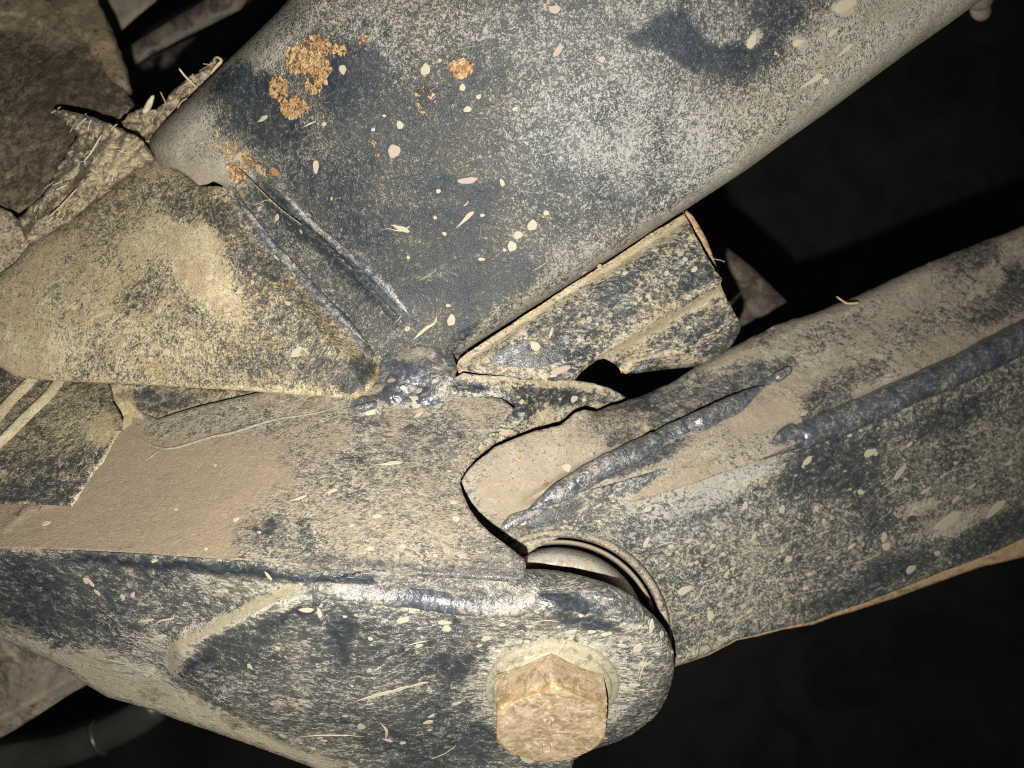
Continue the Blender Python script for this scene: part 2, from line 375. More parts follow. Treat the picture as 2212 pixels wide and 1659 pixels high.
def rope(name, pts, hkey, rad, mat, parent, lift=.2, scal=0.0, pitch=14, ns=12, step_=4, dust=.3, sheen=0, rust=0, taper=(.15, .15), seed=0, flat=.8, lump=.12, wlift=None):
    """bead, stem or strap lying along a traced line on a host surface; rad in mm"""
    p = spline(pts, 12); H = HF[hkey] if isinstance(hkey, str) else hkey
    L = np.r_[0, np.cumsum(np.hypot(*(p[1:]-p[:-1]).T))]; n = max(4, int(L[-1]/step_))
    s = np.linspace(0, L[-1], n); u = np.interp(s, L, p[:, 0]); v = np.interp(s, L, p[:, 1])
    w = H(u, v)+lift
    C = unproj(u, v, w); T = np.gradient(C, axis=0); T /= np.linalg.norm(T, axis=1)[:, None]
    N = -C/np.linalg.norm(C, axis=1)[:, None]; S = np.cross(T, N); S /= np.linalg.norm(S, axis=1)[:, None]; N = np.cross(S, T)
    t = s/L[-1]; R = rad*.001*np.ones(n) if np.isscalar(rad) else np.interp(t, np.linspace(0, 1, len(rad)), rad)*.001
    tp = np.sqrt(np.clip(t/max(taper[0], 1e-4), 0.02, 1))*np.sqrt(np.clip((1-t)/max(taper[1], 1e-4), 0.02, 1)); R = R*tp
    a = np.linspace(0, 2*np.pi, ns, endpoint=False); V = []; 
    for i in range(n):
        # chevron scallops: the ripple front is curved back at the sides
        ph = s[i]/pitch - .35*(np.abs(np.cos(a)))**2
        saw = (ph % 1.0); r = R[i]*(1+scal*(saw*(1-saw)*4-.5)*np.maximum(0, np.sin(a)) + lump*fbm(s[i]+60*np.cos(a), 40*np.sin(a), 45, 3, seed))
        V.append(C[i]+np.outer(r*np.cos(a), S[i])+np.outer(r*np.sin(a)*flat, N[i]))
    V = np.concatenate(V); Fc = []
    for i in range(n-1):
        for j in range(ns):
            k = (j+1) % ns; Fc.append([i*ns+j, (i+1)*ns+j, (i+1)*ns+k, i*ns+k])
    Fc.append(list(range(ns))); Fc.append([(n-1)*ns+j for j in range(ns)][::-1])
    ss = np.repeat(s, ns)
    ds = dust(ss/L[-1]) if callable(dust) else dust+.25*fbm(ss, np.tile(a*20, n), 60, 3, seed+3)
    return meshobj(name, V, Fc, mat, parent, {'dust': ds, 'mud': 0, 'rust': rust, 'sheen': sheen})

# ------------------------------------------------------------------ FRAME BRACKET (everything welded together)
frame = thing('frame_bracket', 'dusty black welded frame bracket with rust patches filling the left and the top', 'vehicle frame', (880, 820, -20))

beam_out = [(648,-30),(600,25),(555,69),(520,103),(486,135),(450,171),(416,205),(388,231),(361,257),(340,281),(323,305),(322,328),(330,347),(350,357),(382,365),(405,380),(430,401),(448,398),(461,392),(480,400),(500,440),
            (620,600),(740,730),(800,800),(880,830),(960,800),(992,775),(1008,757),(1129,680),(1230,614),(1330,551),(1400,504),(1480,453),(1550,408),(1617,364),(1700,303),(1791,239),(1880,173),(1964,111),(2045,55),(2121,0),(2160,-30)]
edgeR = [(985,775),(1008,757),(1129,680),(1330,551),(1480,453),(1617,364),(1791,239),(1964,111),(2121,0),(2160,-30)]
edgeL = [(648,-30),(600,25),(555,69),(486,135),(416,205),(361,257),(323,305),(322,328),(330,347)]
seam = [(512,360),(600,446),(690,515),(770,592),(830,655),(885,715)]
rid2 = [(548,372),(600,425),(650,480),(720,545),(800,608),(850,660),(886,708)]
_hb = tps([(630,0,-16),(350,300,-40),(480,200,-31),(900,200,-13),(1200,300,-14),(900,700,-33),(1300,500,-26),(1700,100,-13),(2000,0,-22),(1500,400,-25),(500,430,-38),(1480,0,-1),(700,560,-34),(1000,0,-5),(1150,620,-31),(760,730,-35),(700,250,-19)])
def h_beam(u, v):
    h = _hb(u, v)
    d, s, t = pl(seam, u, v)
    g = np.where(s < 0, np.exp(-((d-10)/13)**2)*-3.6, sst(1-d/14)*1.1)*ends(t, .03, .1)
    h = h + g
    h = h + ridge(rid2, 17, 3.4, u, v)
    h = h + .35*fbm(u, v, 120, 3, 2) + .10*fbm(u, v, 16, 3, 3)
    for (cu, cv, r, a) in ((1003,462,24,.35),(545,175,30,-.9),(520,210,26,.5),(470,330,40,.9),(430,360,30,.8)):
        h = h + a*np.exp(-(((u-cu)**2+(v-cv)**2)/r**2))
    # scale lifted where the paint has rusted
    for (cu, cv, ru, rv) in ((665,125,48,42),(700,95,30,26),(600,195,24,28),(632,230,26,18),(922,215,24,26),(995,146,24,20)):
        q = ((u-cu)/ru)**2+((v-cv)/rv)**2; h = h + np.exp(-q**2)*(.18+.15*fbm(u, v, 9, 3, 5))
    return h
rusts = [('e',650,160,85,90,-30,.17,1),('e',925,225,40,40,0,.17,1),('e',1000,150,40,34,0,.15,1),('e',662,128,34,26,-35,.8,.6),('e',660,120,52,34,-35,.62,.5),('e',690,150,28,36,0,.6,.5),('e',690,95,34,22,30,.58,.5),('e',600,190,24,30,0,.6,.5),('e',634,232,30,22,0,.72,.4),('e',672,190,14,26,-50,.5,.5),('e',736,105,20,16,0,.5,.6),('e',645,85,18,12,0,.35,.6),
         ('e',920,215,22,30,0,.55,.45),('e',996,146,25,21,0,.72,.35),('e',922,218,20,26,0,.3,.4),('e',786,82,7,18,10,.55,.5),('e',470,305,60,50,30,.30,.9),('e',500,330,40,18,30,.4,.7),('e',550,355,45,12,40,.5,.7),
         ('e',806,310,6,10,0,.6,.5),('e',813,335,8,7,0,.5,.5),('e',512,375,26,18,30,.68,.6),('e',720,428,20,7,10,.5,.6),('e',1845,205,10,8,0,.3,.6),('e',1680,118,8,8,0,.5,.5)]
beam_dust = (.36, [
    ('e',760,30,260,120,10,.50,.8),('e',560,110,80,70,-40,.62,.8),('e',380,290,80,90,0,.86,.7),('e',470,350,90,50,20,.78,.7),('e',1150,90,330,110,5,.44,.8),('e',1500,60,200,90,0,.46,.8),
    ('e',880,80,180,80,0,.50,.9),('e',560,230,110,60,50,.10,.6),('e',505,190,45,26,0,.08,.5),('e',760,220,55,130,-20,.07,.6),('e',790,150,40,60,0,.16,.6),('e',850,300,130,90,0,.24,.8),
    ('e',1040,230,130,110,0,.27,.9),('e',1250,260,190,130,0,.50,.9),('e',1380,260,150,140,0,.56,.9),
    ('p',[(1350,85),(1440,25),(1480,70),(1560,110),(1690,130),(1700,190),(1560,165),(1480,130),(1400,105)],.05,10),('p',[(1560,100),(1690,60),(1695,200),(1600,180),(1530,150)],.12,24),('p',[(1400,60),(1470,20),(1520,90),(1510,160),(1460,130)],.02,14),
    ('e',1850,110,190,110,-35,.74,.8),('e',1990,20,120,60,-35,.80,.8),('e',1600,270,170,80,-35,.62,.9),('e',1680,30,60,40,0,.20,.7),
    ('p',[(1010,560),(1065,470),(1085,400),(1020,395),(960,370),(900,400),(880,470),(900,560),(940,640),(1000,660),(1040,620),(1120,600)],.13,12),
    ('e',800,470,110,70,30,.22,.8),('e',700,420,90,50,40,.20,.8),('e',930,540,110,90,0,.17,.7),('e',880,600,80,60,0,.2,.8),('e',900,430,90,14,5,.34,.8),('e',890,360,70,30,0,.32,.9),('e',950,590,60,14,-20,.36,.8),('e',880,520,60,10,5,.36,.7),('e',1040,440,24,40,0,.02,.7),('e',1020,690,60,40,-30,.15,.8),
    ('e',1180,470,130,90,-20,.42,.8),('e',1250,560,110,50,-35,.50,.8),('e',1110,600,70,50,-30,.22,.8),('e',1180,400,60,50,0,.40,.9),
    ('l',[(1010,755),(1129,668),(1330,538),(1480,440),(1617,350),(1791,225),(1964,97),(2121,-14)],20,.93),('l',[(1050,700),(1160,630),(1330,520),(1500,400)],22,.60),
    ('e',870,720,70,50,0,.35,.8),('e',640,480,110,22,42,.14,.7),('e',760,590,120,22,42,.16,.7),('l',[(330,347),(382,365),(430,395),(480,370)],18,.95),('l',edgeL,14,.62),
    ('e',1830,12,30,16,-15,1.0,.4),('e',1625,85,14,20,40,.8,.6),('e',1725,92,18,12,20,.95,.5)])
beam_sheen = (0.10, [('e',1280,290,200,150,-20,.9,1.0),('e',1420,330,150,110,-20,.7,1.0),('e',1230,90,230,100,0,.65,1.0),('e',1480,60,150,60,0,.6,1.0),('e',800,110,60,90,0,.5,.9),('e',840,650,90,24,42,.7,.7),('l',rid2,12,.6),('e',600,100,60,60,0,.2,1),('e',1180,540,120,60,-20,.4,1)])  # silvery film, with the flash glow at the centre painted in as grey
sheet('crossmember', beam_out, h_beam, M_beam, frame, sp=5.5, thick=3.0, dust=beam_dust, mud=(0, [('e',500,318,50,30,30,.45,.9),('e',420,372,70,26,15,.62,.8),('e',352,330,36,60,10,.55,.8),('l',[(1010,762),(1129,686),(1330,556),(1480,458)],5,.5)]), rust=(0, rusts), sheen=beam_sheen, key='beam',
      rolls=[(edgeR, 46, 12), (edgeL, 60, 16)], seed=1, warp=7, edge_dust=.7)

gus_out = [(-30,610),(0,590),(31,569),(69,520),(139,484),(200,440),(250,399),(285,368),(312,352),(340,347),(361,350),(389,368),(412,386),(434,402),(470,402),(503,408),(530,440),(592,532),(640,578),(680,625),(720,670),(760,706),(800,745),(822,775),(820,815),(795,846),(768,863),
           (700,858),(590,849),(500,842),(416,838),(340,833),(278,830),(173,825),(110,822),(60,818),(30,812),(0,793),(-30,770)]
gridge = [(512,425),(560,498),(610,552),(660,605),(720,668),(765,712),(805,755)]
_hg = tps([(0,700,-48),(200,600,-43),(400,500,-38),(600,650,-29),(780,820,-24),(300,800,-36),(0,800,-45),(400,400,-44),(520,420,-34),(640,570,-29),(800,750,-23),(200,470,-52)])
def h_gus(u, v):
    h = _hg(u, v) + ridge(gridge, 14, 2.2, u, v) + .6*fbm(u, v, 110, 3, 11) + .16*fbm(u, v, 15, 3, 12)
    h = h + .9*np.exp(-((u-455)/70)**2-((v-640)/90)**2)
    d, s, t = pl([(503,408),(530,440),(592,532),(680,625),(800,745),(822,775)], u, v); k = sst(1-d/70)*.999
    tgt_ = h_beam(u, v)+.9
    return h*(1-k)+tgt_*k + ridge(gridge, 13, 1.6, u, v)*k
bot = [(822,790),(795,846),(768,863),(700,858),(590,849),(416,838),(278,830),(173,825),(60,818),(30,812),(0,793),(-30,770)]
sheet('gusset_plate', gus_out, h_gus, M_gus, frame, sp=5.5, thick=2.2, key='gusset', seed=2, rolls=[([(-30,610),(0,590),(69,520),(139,484),(250,399),(312,352),(361,350),(434,402)], 34, 4), (bot, 9, 1.0), ([(503,408),(530,440),(592,532),(680,625),(800,745),(822,775)], 14, 1.5)],
      dust=(.52, [('e',430,560,60,140,-35,.90,.9),('e',330,520,80,40,-20,.8,.9),('e',150,650,200,110,0,.66,.9),('e',60,760,110,60,0,.80,.8),('e',300,640,50,34,-30,.46,.9),('e',560,560,70,90,-35,.36,.9),('e',650,700,90,60,30,.45,.9),
                  ('e',780,820,50,40,0,.12,.7),('e',360,760,110,50,0,.6,.9),('l',gridge,13,.20),('e',400,440,60,40,20,.45,.8),('e',480,470,30,50,-30,.3,.8),('e',560,780,80,40,10,.40,.9),('e',290,410,60,40,0,.5,.8),('l',bot,8,.75),('e',700,800,50,30,0,.3,.8)]),
      mud=(.02, [('e',110,560,130,50,-35,.55,.9),('e',30,650,60,60,0,.5,.9),('e',420,580,34,90,-35,.42,.9),('e',330,370,60,22,0,.55,.8),('e',40,790,60,24,5,.6,.7)]),
      rust=(0, [('e',170,700,160,80,10,.22,1),('e',330,780,160,50,5,.26,1),('e',505,395,22,14,20,.62,.6)]), sheen=(.0, [('l',gridge,11,.9)]), warp=9)

lip_out = [(225,822),(278,828),(416,836),(590,847),(700,856),(775,862),(765,880),(700,893),(655,902),(600,915),(545,925),(480,938),(430,950),(400,958),(350,968),(300,956),(262,930),(240,880)]
_hl = tps([(250,830,-44),(760,866,-26),(350,960,-34),(500,900,-34),(420,840,-42),(700,885,-27),(260,930,-36)])
def h_lip(u, v):
    return _hl(u, v)+1.0*fbm(u+v*1.5, v*2.6, 60, 4, 21)+ridge([(330,925),(450,915),(560,885),(680,868)], 9, 1.3, u, v)+ridge([(268,860),(300,895),(330,930)], 8, 1.2, u, v)
sheet('folded_lip', lip_out, h_lip, M_gus, frame, sp=4.5, thick=3, key='lip', seed=3, jag=3, dust=(.45, [('e',320,865,90,24,0,.22,.8),('e',560,880,60,12,-20,.12,.8),('e',470,905,90,14,-12,.7,.8),('e',270,900,30,40,0,.8,.8),('e',640,880,50,14,-15,.5,.8)]),
      mud=(0.05, [('e',300,930,60,30,20,.65,.8),('e',265,860,26,40,-20,.6,.8),('e',470,912,110,10,-14,.6,.8)]), rust=(0, [('e',265,862,12,30,-35,.42,.8),('e',720,868,26,8,0,.4,.8)]), warp=8)

ledge_out = [(-30,1000),(60,960),(160,900),(240,862),(340,905),(420,880),(600,838),(760,825),(850,830),(950,842),(1020,850),(1085,862),(1112,884),(1092,905),(1062,930),(1040,952),(1024,976),(1008,1000),(998,1022),(994,1046),(1001,1069),(1015,1100),(1032,1124),(1060,1152),(1098,1180),(1133,1208),(1136,1222),(1135,1236),(1128,1250),(1110,1258),
             (1000,1250),(900,1245),(760,1235),(600,1223),(450,1212),(300,1203),(150,1194),(0,1187),(-30,1186)]
E1 = [(-30,1186),(0,1187),(300,1203),(600,1223),(900,1245),(1000,1250),(1110,1258)]
_hd = tps([(0,1187,-8),(600,1223,4),(1100,1250,4),(0,1000,-34),(400,900,-34),(760,850,-27),(1060,870,-24),(500,1060,-12),(900,1050,-9),(1000,1100,-7),(200,1090,-19),(995,1045,-13),(1060,930,-19),(1130,1210,2)])
def h_ledge(u, v):
    h = _hd(u, v)+.5*fbm(u, v, 130, 3, 31)+.13*fbm(u*.6+v*.5, v*1.6, 14, 3, 32)
    h = h + ridge([(0,1150),(60,1100),(120,1085),(180,1070)], 9, .7, u, v)
    h = h + ridge([(1100,893),(1062,930),(1024,976),(998,1022)], 9, .9, u, v) - .9*np.exp(-((u-365)/26)**2-((v-1175)/18)**2)*0
    return h
sheet('ledge_plate', ledge_out, h_ledge, M_ledge, frame, sp=5.5, thick=3.2, key='ledge', seed=4, rolls=[(E1, 12, 1.0)], er=5, ed=.5, edge_dust=.12,
      dust=(.60, [('e',1010,900,110,40,0,.62,.9),('e',900,980,110,80,0,.50,.9),('e',950,1100,90,70,0,.62,.9),('e',1090,1210,60,40,0,.40,.8),('e',820,1160,120,60,0,.62,.9),('e',560,1150,60,26,-15,.45,.8),('e',640,1180,50,26,-15,.48,.8),('e',780,1050,90,40,0,.55,.9),
                  ('e',1000,1240,120,16,4,.30,.8),('e',760,1220,130,16,4,.40,.8),('e',1040,1190,30,20,0,.5,.8),('e',650,960,90,50,-10,.55,.9),('e',960,930,60,40,0,.45,.9),('e',800,905,40,20,0,.4,.8),('l',[(1100,893),(1062,930),(1024,976),(998,1022)],8,.55),('e',570,1135,26,14,-20,.1,.7)]),
      mud=(.10, [('p',[(-30,900),(262,900),(350,955),(520,925),(620,960),(640,1050),(560,1100),(500,1160),(520,1225),(-30,1190)],.9,120),('e',700,950,80,40,-15,.45,.9),('e',560,1100,60,20,-25,.5,.9),('l',[(20,1110),(90,1085),(170,1080)],5,.2)]),
      rust=(0, [('e',420,1200,60,14,0,.22,1),('e',770,885,40,12,0,.25,1),('e',720,1110,60,30,0,.15,1)]), warp=14)

tongue_out = [(960,838),(985,815),(1001,806),(1040,810),(1095,813),(1160,815),(1233,820),(1285,828),(1320,840),(1338,849),(1351,858),(1344,863),(1320,870),(1286,884),(1275,881),(1262,880),(1240,886),(1225,900),(1209,913),(1180,920),(1154,926),(1138,933),(1100,946),(1067,962),(1045,978),(1025,996),(1008,1016),(995,1036),(980,1040),(975,1000),(1010,930),(1000,880)]
hook = [(965,846),(1010,850),(1060,852),(1100,858),(1130,872),(1142,892),(1128,910),(1098,918)]
_ht = tps([(970,840,-25),(1095,815,-29),(1340,855,-52),(1240,885,-46),(1070,960,-36),(990,1035,-29),(1100,900,-32)])
def h_ton(u, v):
    return _ht(u, v)+ridge(hook, 13, 2.2, u, v)+.35*fbm(u, v, 60, 3, 41)+.12*fbm(u, v, 10, 3, 42)+ridge([(1150,835),(1220,838),(1290,850),(1340,858)], 8, 1.2, u, v)
sheet('tongue_plate', tongue_out, h_ton, M_chan, frame, sp=4, thick=2.0, key='tongue', seed=5, edge_dust=.2, jag=1.5,
      dust=(.60, [('e',1200,855,80,20,5,.06,.7),('e',1140,870,40,40,0,.30,.8),('l',[(960,830),(1000,832),(1050,840)],10,.2),('e',1290,862,40,14,15,.35,.8),('e',1180,905,60,16,-12,.72,.8),('e',1060,940,60,22,-35,.58,.8),('l',[(1000,812),(1150,822),(1300,838)],9,.85),('e',1120,895,26,16,0,.1,.7),('e',1000,1000,20,40,30,.6,.8)]),
      mud=(0, [('l',[(985,800),(1060,818),(1180,824)],9,.6)]), sheen=(0, [('l',hook[:4],10,.9)]), warp=6)

# front (lug) plate
lug_out = [(-30,1180),(0,1181),(300,1196),(600,1216),(900,1238),(1100,1249),(1122,1240),(1134,1229),(1165,1229),(1199,1232),(1235,1238),(1268,1246),(1304,1257),(1338,1270),(1366,1288),(1390,1309),(1411,1328),(1428,1347),(1441,1367),(1449,1388),(1455,1409),(1457,1430),(1455,1456),(1449,1482),(1440,1508),(1428,1531),(1411,1552),(1390,1569),(1366,1586),(1338,1600),(1310,1610),(1286,1618),(1262,1628),(1240,1642),(1225,1690),
           (740,1690),(700,1668),(660,1652),(610,1634),(555,1614),(495,1593),(434,1572),(390,1557),(347,1541),(290,1522),(232,1506),(180,1475),(130,1440),(60,1405),(0,1380),(-30,1372)]
E2 = [(-30,1206),(150,1212),(300,1226),(450,1243),(600,1259),(640,1264),(700,1262),(800,1270)]
bend = [(-30,1360),(60,1385),(110,1398),(200,1418),(290,1445),(430,1505),(600,1580),(740,1640),(800,1680)]
emb = [(700,1258),(625,1278),(560,1300),(480,1338),(420,1366),(378,1390),(366,1412),(372,1440),(392,1470),(440,1500)]
bote = [(-30,1372),(60,1405),(130,1440),(180,1475),(232,1506),(347,1541),(434,1572),(555,1614),(660,1652),(740,1690)]
topcurve = [(1134,1229),(1199,1232),(1268,1246),(1338,1270),(1390,1309),(1428,1347),(1449,1388),(1457,1430),(1449,1482),(1428,1531),(1390,1569),(1338,1600),(1286,1618)]
_hf = tps([(0,1210,-14),(0,1360,-32),(300,1230,-7),(250,1400,-22),(600,1260,0),(600,1440,-14),(600,1590,-28),(1100,1270,3),(1193,1487,-14.5),(1193,1387,-4.5),(1193,1620,-27),(1200,1310,3),(1440,1420,-9),(1330,1330,-1),(1400,1540,-19),(900,1640,-29),(850,1350,-3),(760,1240,0.6),(860,1248,0.8),(960,1252,1.2),(900,1490,-15),(300,1530,-34),(1200,1235,-4)])
def h_lug(u, v):
    h = _hf(u, v)
    d, s, t = pl(emb, u, v); h = h + 6.0*sst(.5-.5*d*s/26)*sst((u-340)/40)*sst(1-(u-780)/200)*sst((1640-v)/120) 
    d, s, t = pl(bend, u, v); h = h - np.where(s > 0, d, 0)*.03
    d, s, t = pl(E2, u, v); h = h + np.where(s < 0, sst(d/9), 0)*1.6*sst((820-u)/120)
    d, s, t = pl([(380,1480),(430,1505),(600,1580),(760,1650)], u, v); h = h - 1.1*np.exp(-(d/7)**2)*ends(t)
    h = h + .3*fbm(u, v, 90, 3, 51) + .10*fbm(u*.7, v*1.5, 12, 3, 52)
    return h
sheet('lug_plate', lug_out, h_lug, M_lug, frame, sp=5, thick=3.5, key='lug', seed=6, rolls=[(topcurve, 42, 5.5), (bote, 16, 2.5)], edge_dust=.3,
      dust=(.40, [('l',[(120,1200),(400,1224),(600,1241),(700,1250),(800,1256)],10,-.15),('e',60,1196,100,12,2,.55,.8),('e',100,1290,160,80,10,.14,.9),('e',330,1290,150,50,0,.34,.9),('e',250,1250,100,30,5,.26,.9),
                  ('l',[(640,1275),(560,1312),(480,1348),(410,1380),(380,1410),(378,1440)],19,.86),('e',625,1290,46,32,0,.8,.8),('e',480,1270,110,22,4,.5,.9),('e',330,1400,60,30,20,.55,.9),('e',280,1450,110,26,24,.72,.9),
                  ('l',[(655,1318),(590,1352),(500,1392),(440,1422),(408,1446)],15,-.05),('e',700,1400,110,70,0,.26,.9),('e',530,1400,80,50,-20,.18,.8),('e',740,1370,30,50,0,.0,.8),('e',620,1400,50,34,0,.40,.8),('e',640,1480,80,60,0,.36,.9),('e',900,1400,120,60,0,.35,.9),('e',980,1440,60,24,0,.05,.8),  # first entry: shading below the embossed step, painted dark by lowering the dust
                  ('e',1030,1590,40,26,-10,-.1,.8),('e',900,1560,120,60,-10,.26,.9),('e',960,1640,160,40,-20,.14,.8),('e',1260,1345,70,14,12,.0,.8),('e',1225,1302,75,16,8,-.3,.7),('e',1200,1262,60,20,5,.45,.9),('e',1390,1400,60,50,40,.52,.9),('e',1420,1500,40,60,0,.35,.9),
                  ('p',bend+bote[::-1],.82,26),('e',220,1500,110,14,20,.8,.9),('l',[(430,1510),(600,1590),(740,1655)],9,.2),('e',500,1560,30,14,20,.35,.8),('e',330,1500,30,14,10,.35,.8),('l',[(800,1305),(950,1316),(1100,1325)],7,.6),('e',1320,1560,60,24,-20,.3,.9),('e',1196,1480,176,124,0,.66,.35)]),
      mud=(0, [('p',bend+bote[::-1],.62,30),('l',[(630,1272),(560,1306),(480,1342),(415,1374),(372,1404),(370,1436)],14,.9),('e',30,1370,90,26,20,.5,.9),('e',250,1440,60,10,25,.4,.8)]), sheen=.05, warp=10)

# channel stub
chan_out = [(986,790),(992,776),(1010,762),(1129,684),(1230,618),(1330,556),(1400,508),(1478,462),(1488,480),(1500,505),(1514,530),(1530,560),(1545,583),(1559,603),(1556,614),(1566,636),(1578,660),(1590,684),(1575,700),(1560,716),(1530,738),(1500,758),(1470,768),(1440,772),(1400,777),(1374,783),(1368,794),(1361,803),(1352,808),(1342,804),(1334,792),(1322,783),(1305,775),(1292,778),(1275,788),(1258,802),(1240,822),(1200,824),(1150,822),(1060,818),(1003,812),(990,805)]
l1 = [(1002,782),(1020,768),(1129,694),(1230,630),(1330,570),(1400,525),(1480,474)]
l2 = [(1559,606),(1480,655),(1400,703),(1330,748),(1270,785),(1235,815)]
_hc = tps([(995,790,-30),(1230,620,-33),(1478,465,-42),(1558,605,-41),(1235,815,-33),(1400,700,-37),(1590,684,-47),(1500,760,-47),(1350,800,-42)])
def h_chan(u, v):
    h = _hc(u, v)
    d, s, t = pl(l1, u, v); h = h - 3.0*sst(1-d/26)**1.5*np.where(s > 0, 1, 1)
    d, s, t = pl(l2, u, v); h = h + np.where(s < 0, -2.6*sst(d/26)+1.5*sst((d-45)/20), .9*np.exp(-(d/10)**2))
    h = h + ridge([(1030,800),(1200,700),(1350,610),(1490,530)], 22, .7, u, v)
    return h + .3*fbm(u, v, 70, 3, 61)+.12*fbm(u, v, 10, 3, 62)
sheet('channel_stub', chan_out, h_chan, M_chan, frame, sp=4.5, thick=2.4, key='channel', seed=7, jag=1.2, edge_dust=.5, edge_rust=.62,
      dust=(.46, [('e',1130,770,90,30,-10,.20,.8),('e',1210,700,60,24,-30,.24,.8),('e',1290,690,60,24,-30,.33,.8),('e',1330,620,50,22,-30,.18,.8),('e',1360,660,80,24,-30,.40,.8),('e',1500,600,44,24,-30,.22,.8),('e',1420,560,60,14,-35,.45,.9),('l',l1,15,.93),('l',[(1010,795),(1060,800),(1180,806)],7,.75),('e',1040,775,30,14,-30,.7,.8),
                  ('l',[(1560,625),(1480,672),(1400,722),(1300,775)],11,.95),('e',1530,700,50,16,-35,.25,.8),('e',1440,740,60,14,-25,.45,.8),('e',1300,795,40,12,0,.25,.8),('l',[(1555,600),(1480,648),(1400,697),(1330,740)],7,.6),('l',[(1340,800),(1374,780),(1470,762)],6,.8)]),
      mud=(0, [('l',[(1560,622),(1480,668),(1400,717),(1300,772)],8,.75),('l',l1,8,.6)]), rust=(0, [('l',[(1290,775),(1240,805)],8,.3),('l',[(1480,665),(1400,712)],6,.15)]), sheen=(0, [('l',[(1150,790),(1300,690),(1420,600),(1500,545)],16,.35)]), warp=7)
flg_out = [(1340,806),(1372,783),(1440,770),(1500,756),(1560,714),(1592,684),(1600,700),(1598,716),(1585,740),(1560,766),(1530,782),(1500,792),(1460,796),(1420,800),(1375,806)]
sheet('channel_flange', flg_out, lambda u, v: -60+(v-780)*-.05+1.2*fbm(u*.4+v, v*.5-u*.3, 18, 3, 63), M_chan, frame, sp=4.5, thick=2, key='flange', seed=8, rolls=[([(1598,716),(1560,766),(1500,792),(1420,800)], 30, 6)], dust=(.35, [('e',1480,780,60,14,-10,.6,.9),('e',1550,730,40,20,-40,.3,.9)]))
thin = [(1474,458),(1484,455),(1498,468),(1512,490),(1524,514),(1535,540),(1546,570),(1556,598),(1550,598),(1540,580),(1526,550),(1510,520),(1494,490)]
sheet('channel_end_plate', thin, lambda u, v: -50-.02*(v-450)+.2*fbm(u, v, 12, 2, 64), M_tan, frame, sp=4, thick=1.2, key='endp', seed=9, jag=1.5, dust=.5, mud=.3)

# node where the welds meet
node_out = spline([(752,880),(775,858),(800,850),(815,815),(825,780),(850,758),(885,748),(915,736),(950,742),(975,757),(985,790),(980,830),(968,862),(950,872),(925,880),(900,874),(880,882),(860,890),(840,896),(815,900),(790,906),(765,904)], 4, True)
lumps = [(880,802,28,3.2),(865,835,22,1.5),(932,850,26,2.6),(905,865,20,1.5),(845,850,24,2.6),(800,875,22,2.4),(840,790,20,1.5),(930,790,26,2.2),(960,820,18,1.6),(905,760,24,1.2),(780,888,14,1.4),(955,765,18,1.2)]
_nb = [(760,888,'ledge'),(840,892,'ledge'),(920,882,'ledge'),(818,800,'gusset'),(775,862,'gusset'),(850,760,'beam'),(915,745,'beam'),(965,760,'beam'),(975,850,'tongue'),(980,810,'tongue')]
_hn = tps([(a, b, float(HF[k](np.array([float(a)]), np.array([float(b)]))[0])-.3) for a, b, k in _nb], .002)
def h_node(u, v):
    h = _hn(u, v)
    for cu, cv, r, a in lumps: h = h + a*np.exp(-((u-cu)**2+(v-cv)**2)/r**2)
    return h + 1.6*fbm(u, v, 34, 4, 71)+.5*fbm(u, v, 12, 3, 72)
sheet('weld_node', node_out, h_node, M_weld, frame, sp=3.2, thick=4, key='node', seed=10, er=14, ed=1.2, jag=5, dust=(.30, [('e',880,800,34,14,-5,.02,.8),('e',860,790,24,20,0,.2,.9),('e',800,880,40,16,-20,.6,.9),('e',960,830,24,40,0,.6,.9),('e',900,765,50,12,-5,.6,.9),('e',845,860,26,14,0,.05,.9),('e',925,866,26,8,-10,.15,.8)]), sheen=(0, [('e',878,808,40,9,-5,.9,.8)]), warp=6)

# welds on the bracket
bead1 = [(655,1262),(700,1268),(760,1276),(830,1284),(900,1291),(970,1300),(1030,1308),(1085,1310),(1125,1303),(1150,1285),(1158,1262),(1152,1240)]
rope('weld_bead', bead1, 'lug', [1.6,2.5,2.8,2.9,3.0,3.0,2.8,1.8], M_weld, frame, lift=.0, scal=.06, pitch=16, ns=20, dust=(lambda t: .38+.25*np.sin(t*9)), sheen=.1, seed=3, lump=.2, flat=.7)
rope('weld_bead', [(508,418),(545,474),(592,535),(635,580),(680,630),(730,680),(790,740)], 'gusset', [.9,1.3,1.5,1.5,1.5,1.2], M_weld, frame, lift=-.4, scal=.05, ns=14, dust=.34, sheen=.0, seed=5, flat=.8)
rope('weld_bead', [(590,398),(634,440),(678,484),(736,534),(804,588),(856,644),(892,692)], 'beam', [.8,1.2,1.5,1.6,1.6,1.4], M_weld, frame, lift=-.2, scal=.03, ns=14, dust=.26, seed=15, flat=.6, taper=(.2, .2))
rope('seam_edge', seam, 'beam', .22, M_gus, frame, lift=.35, ns=8, dust=.55, seed=6, lump=.5, taper=(.05, .05))
rope('weld_bead', [(760,888),(790,880),(815,872)], 'node', 1.3, M_weld, frame, lift=.2, dust=.35, sheen=.2, seed=8, ns=12)

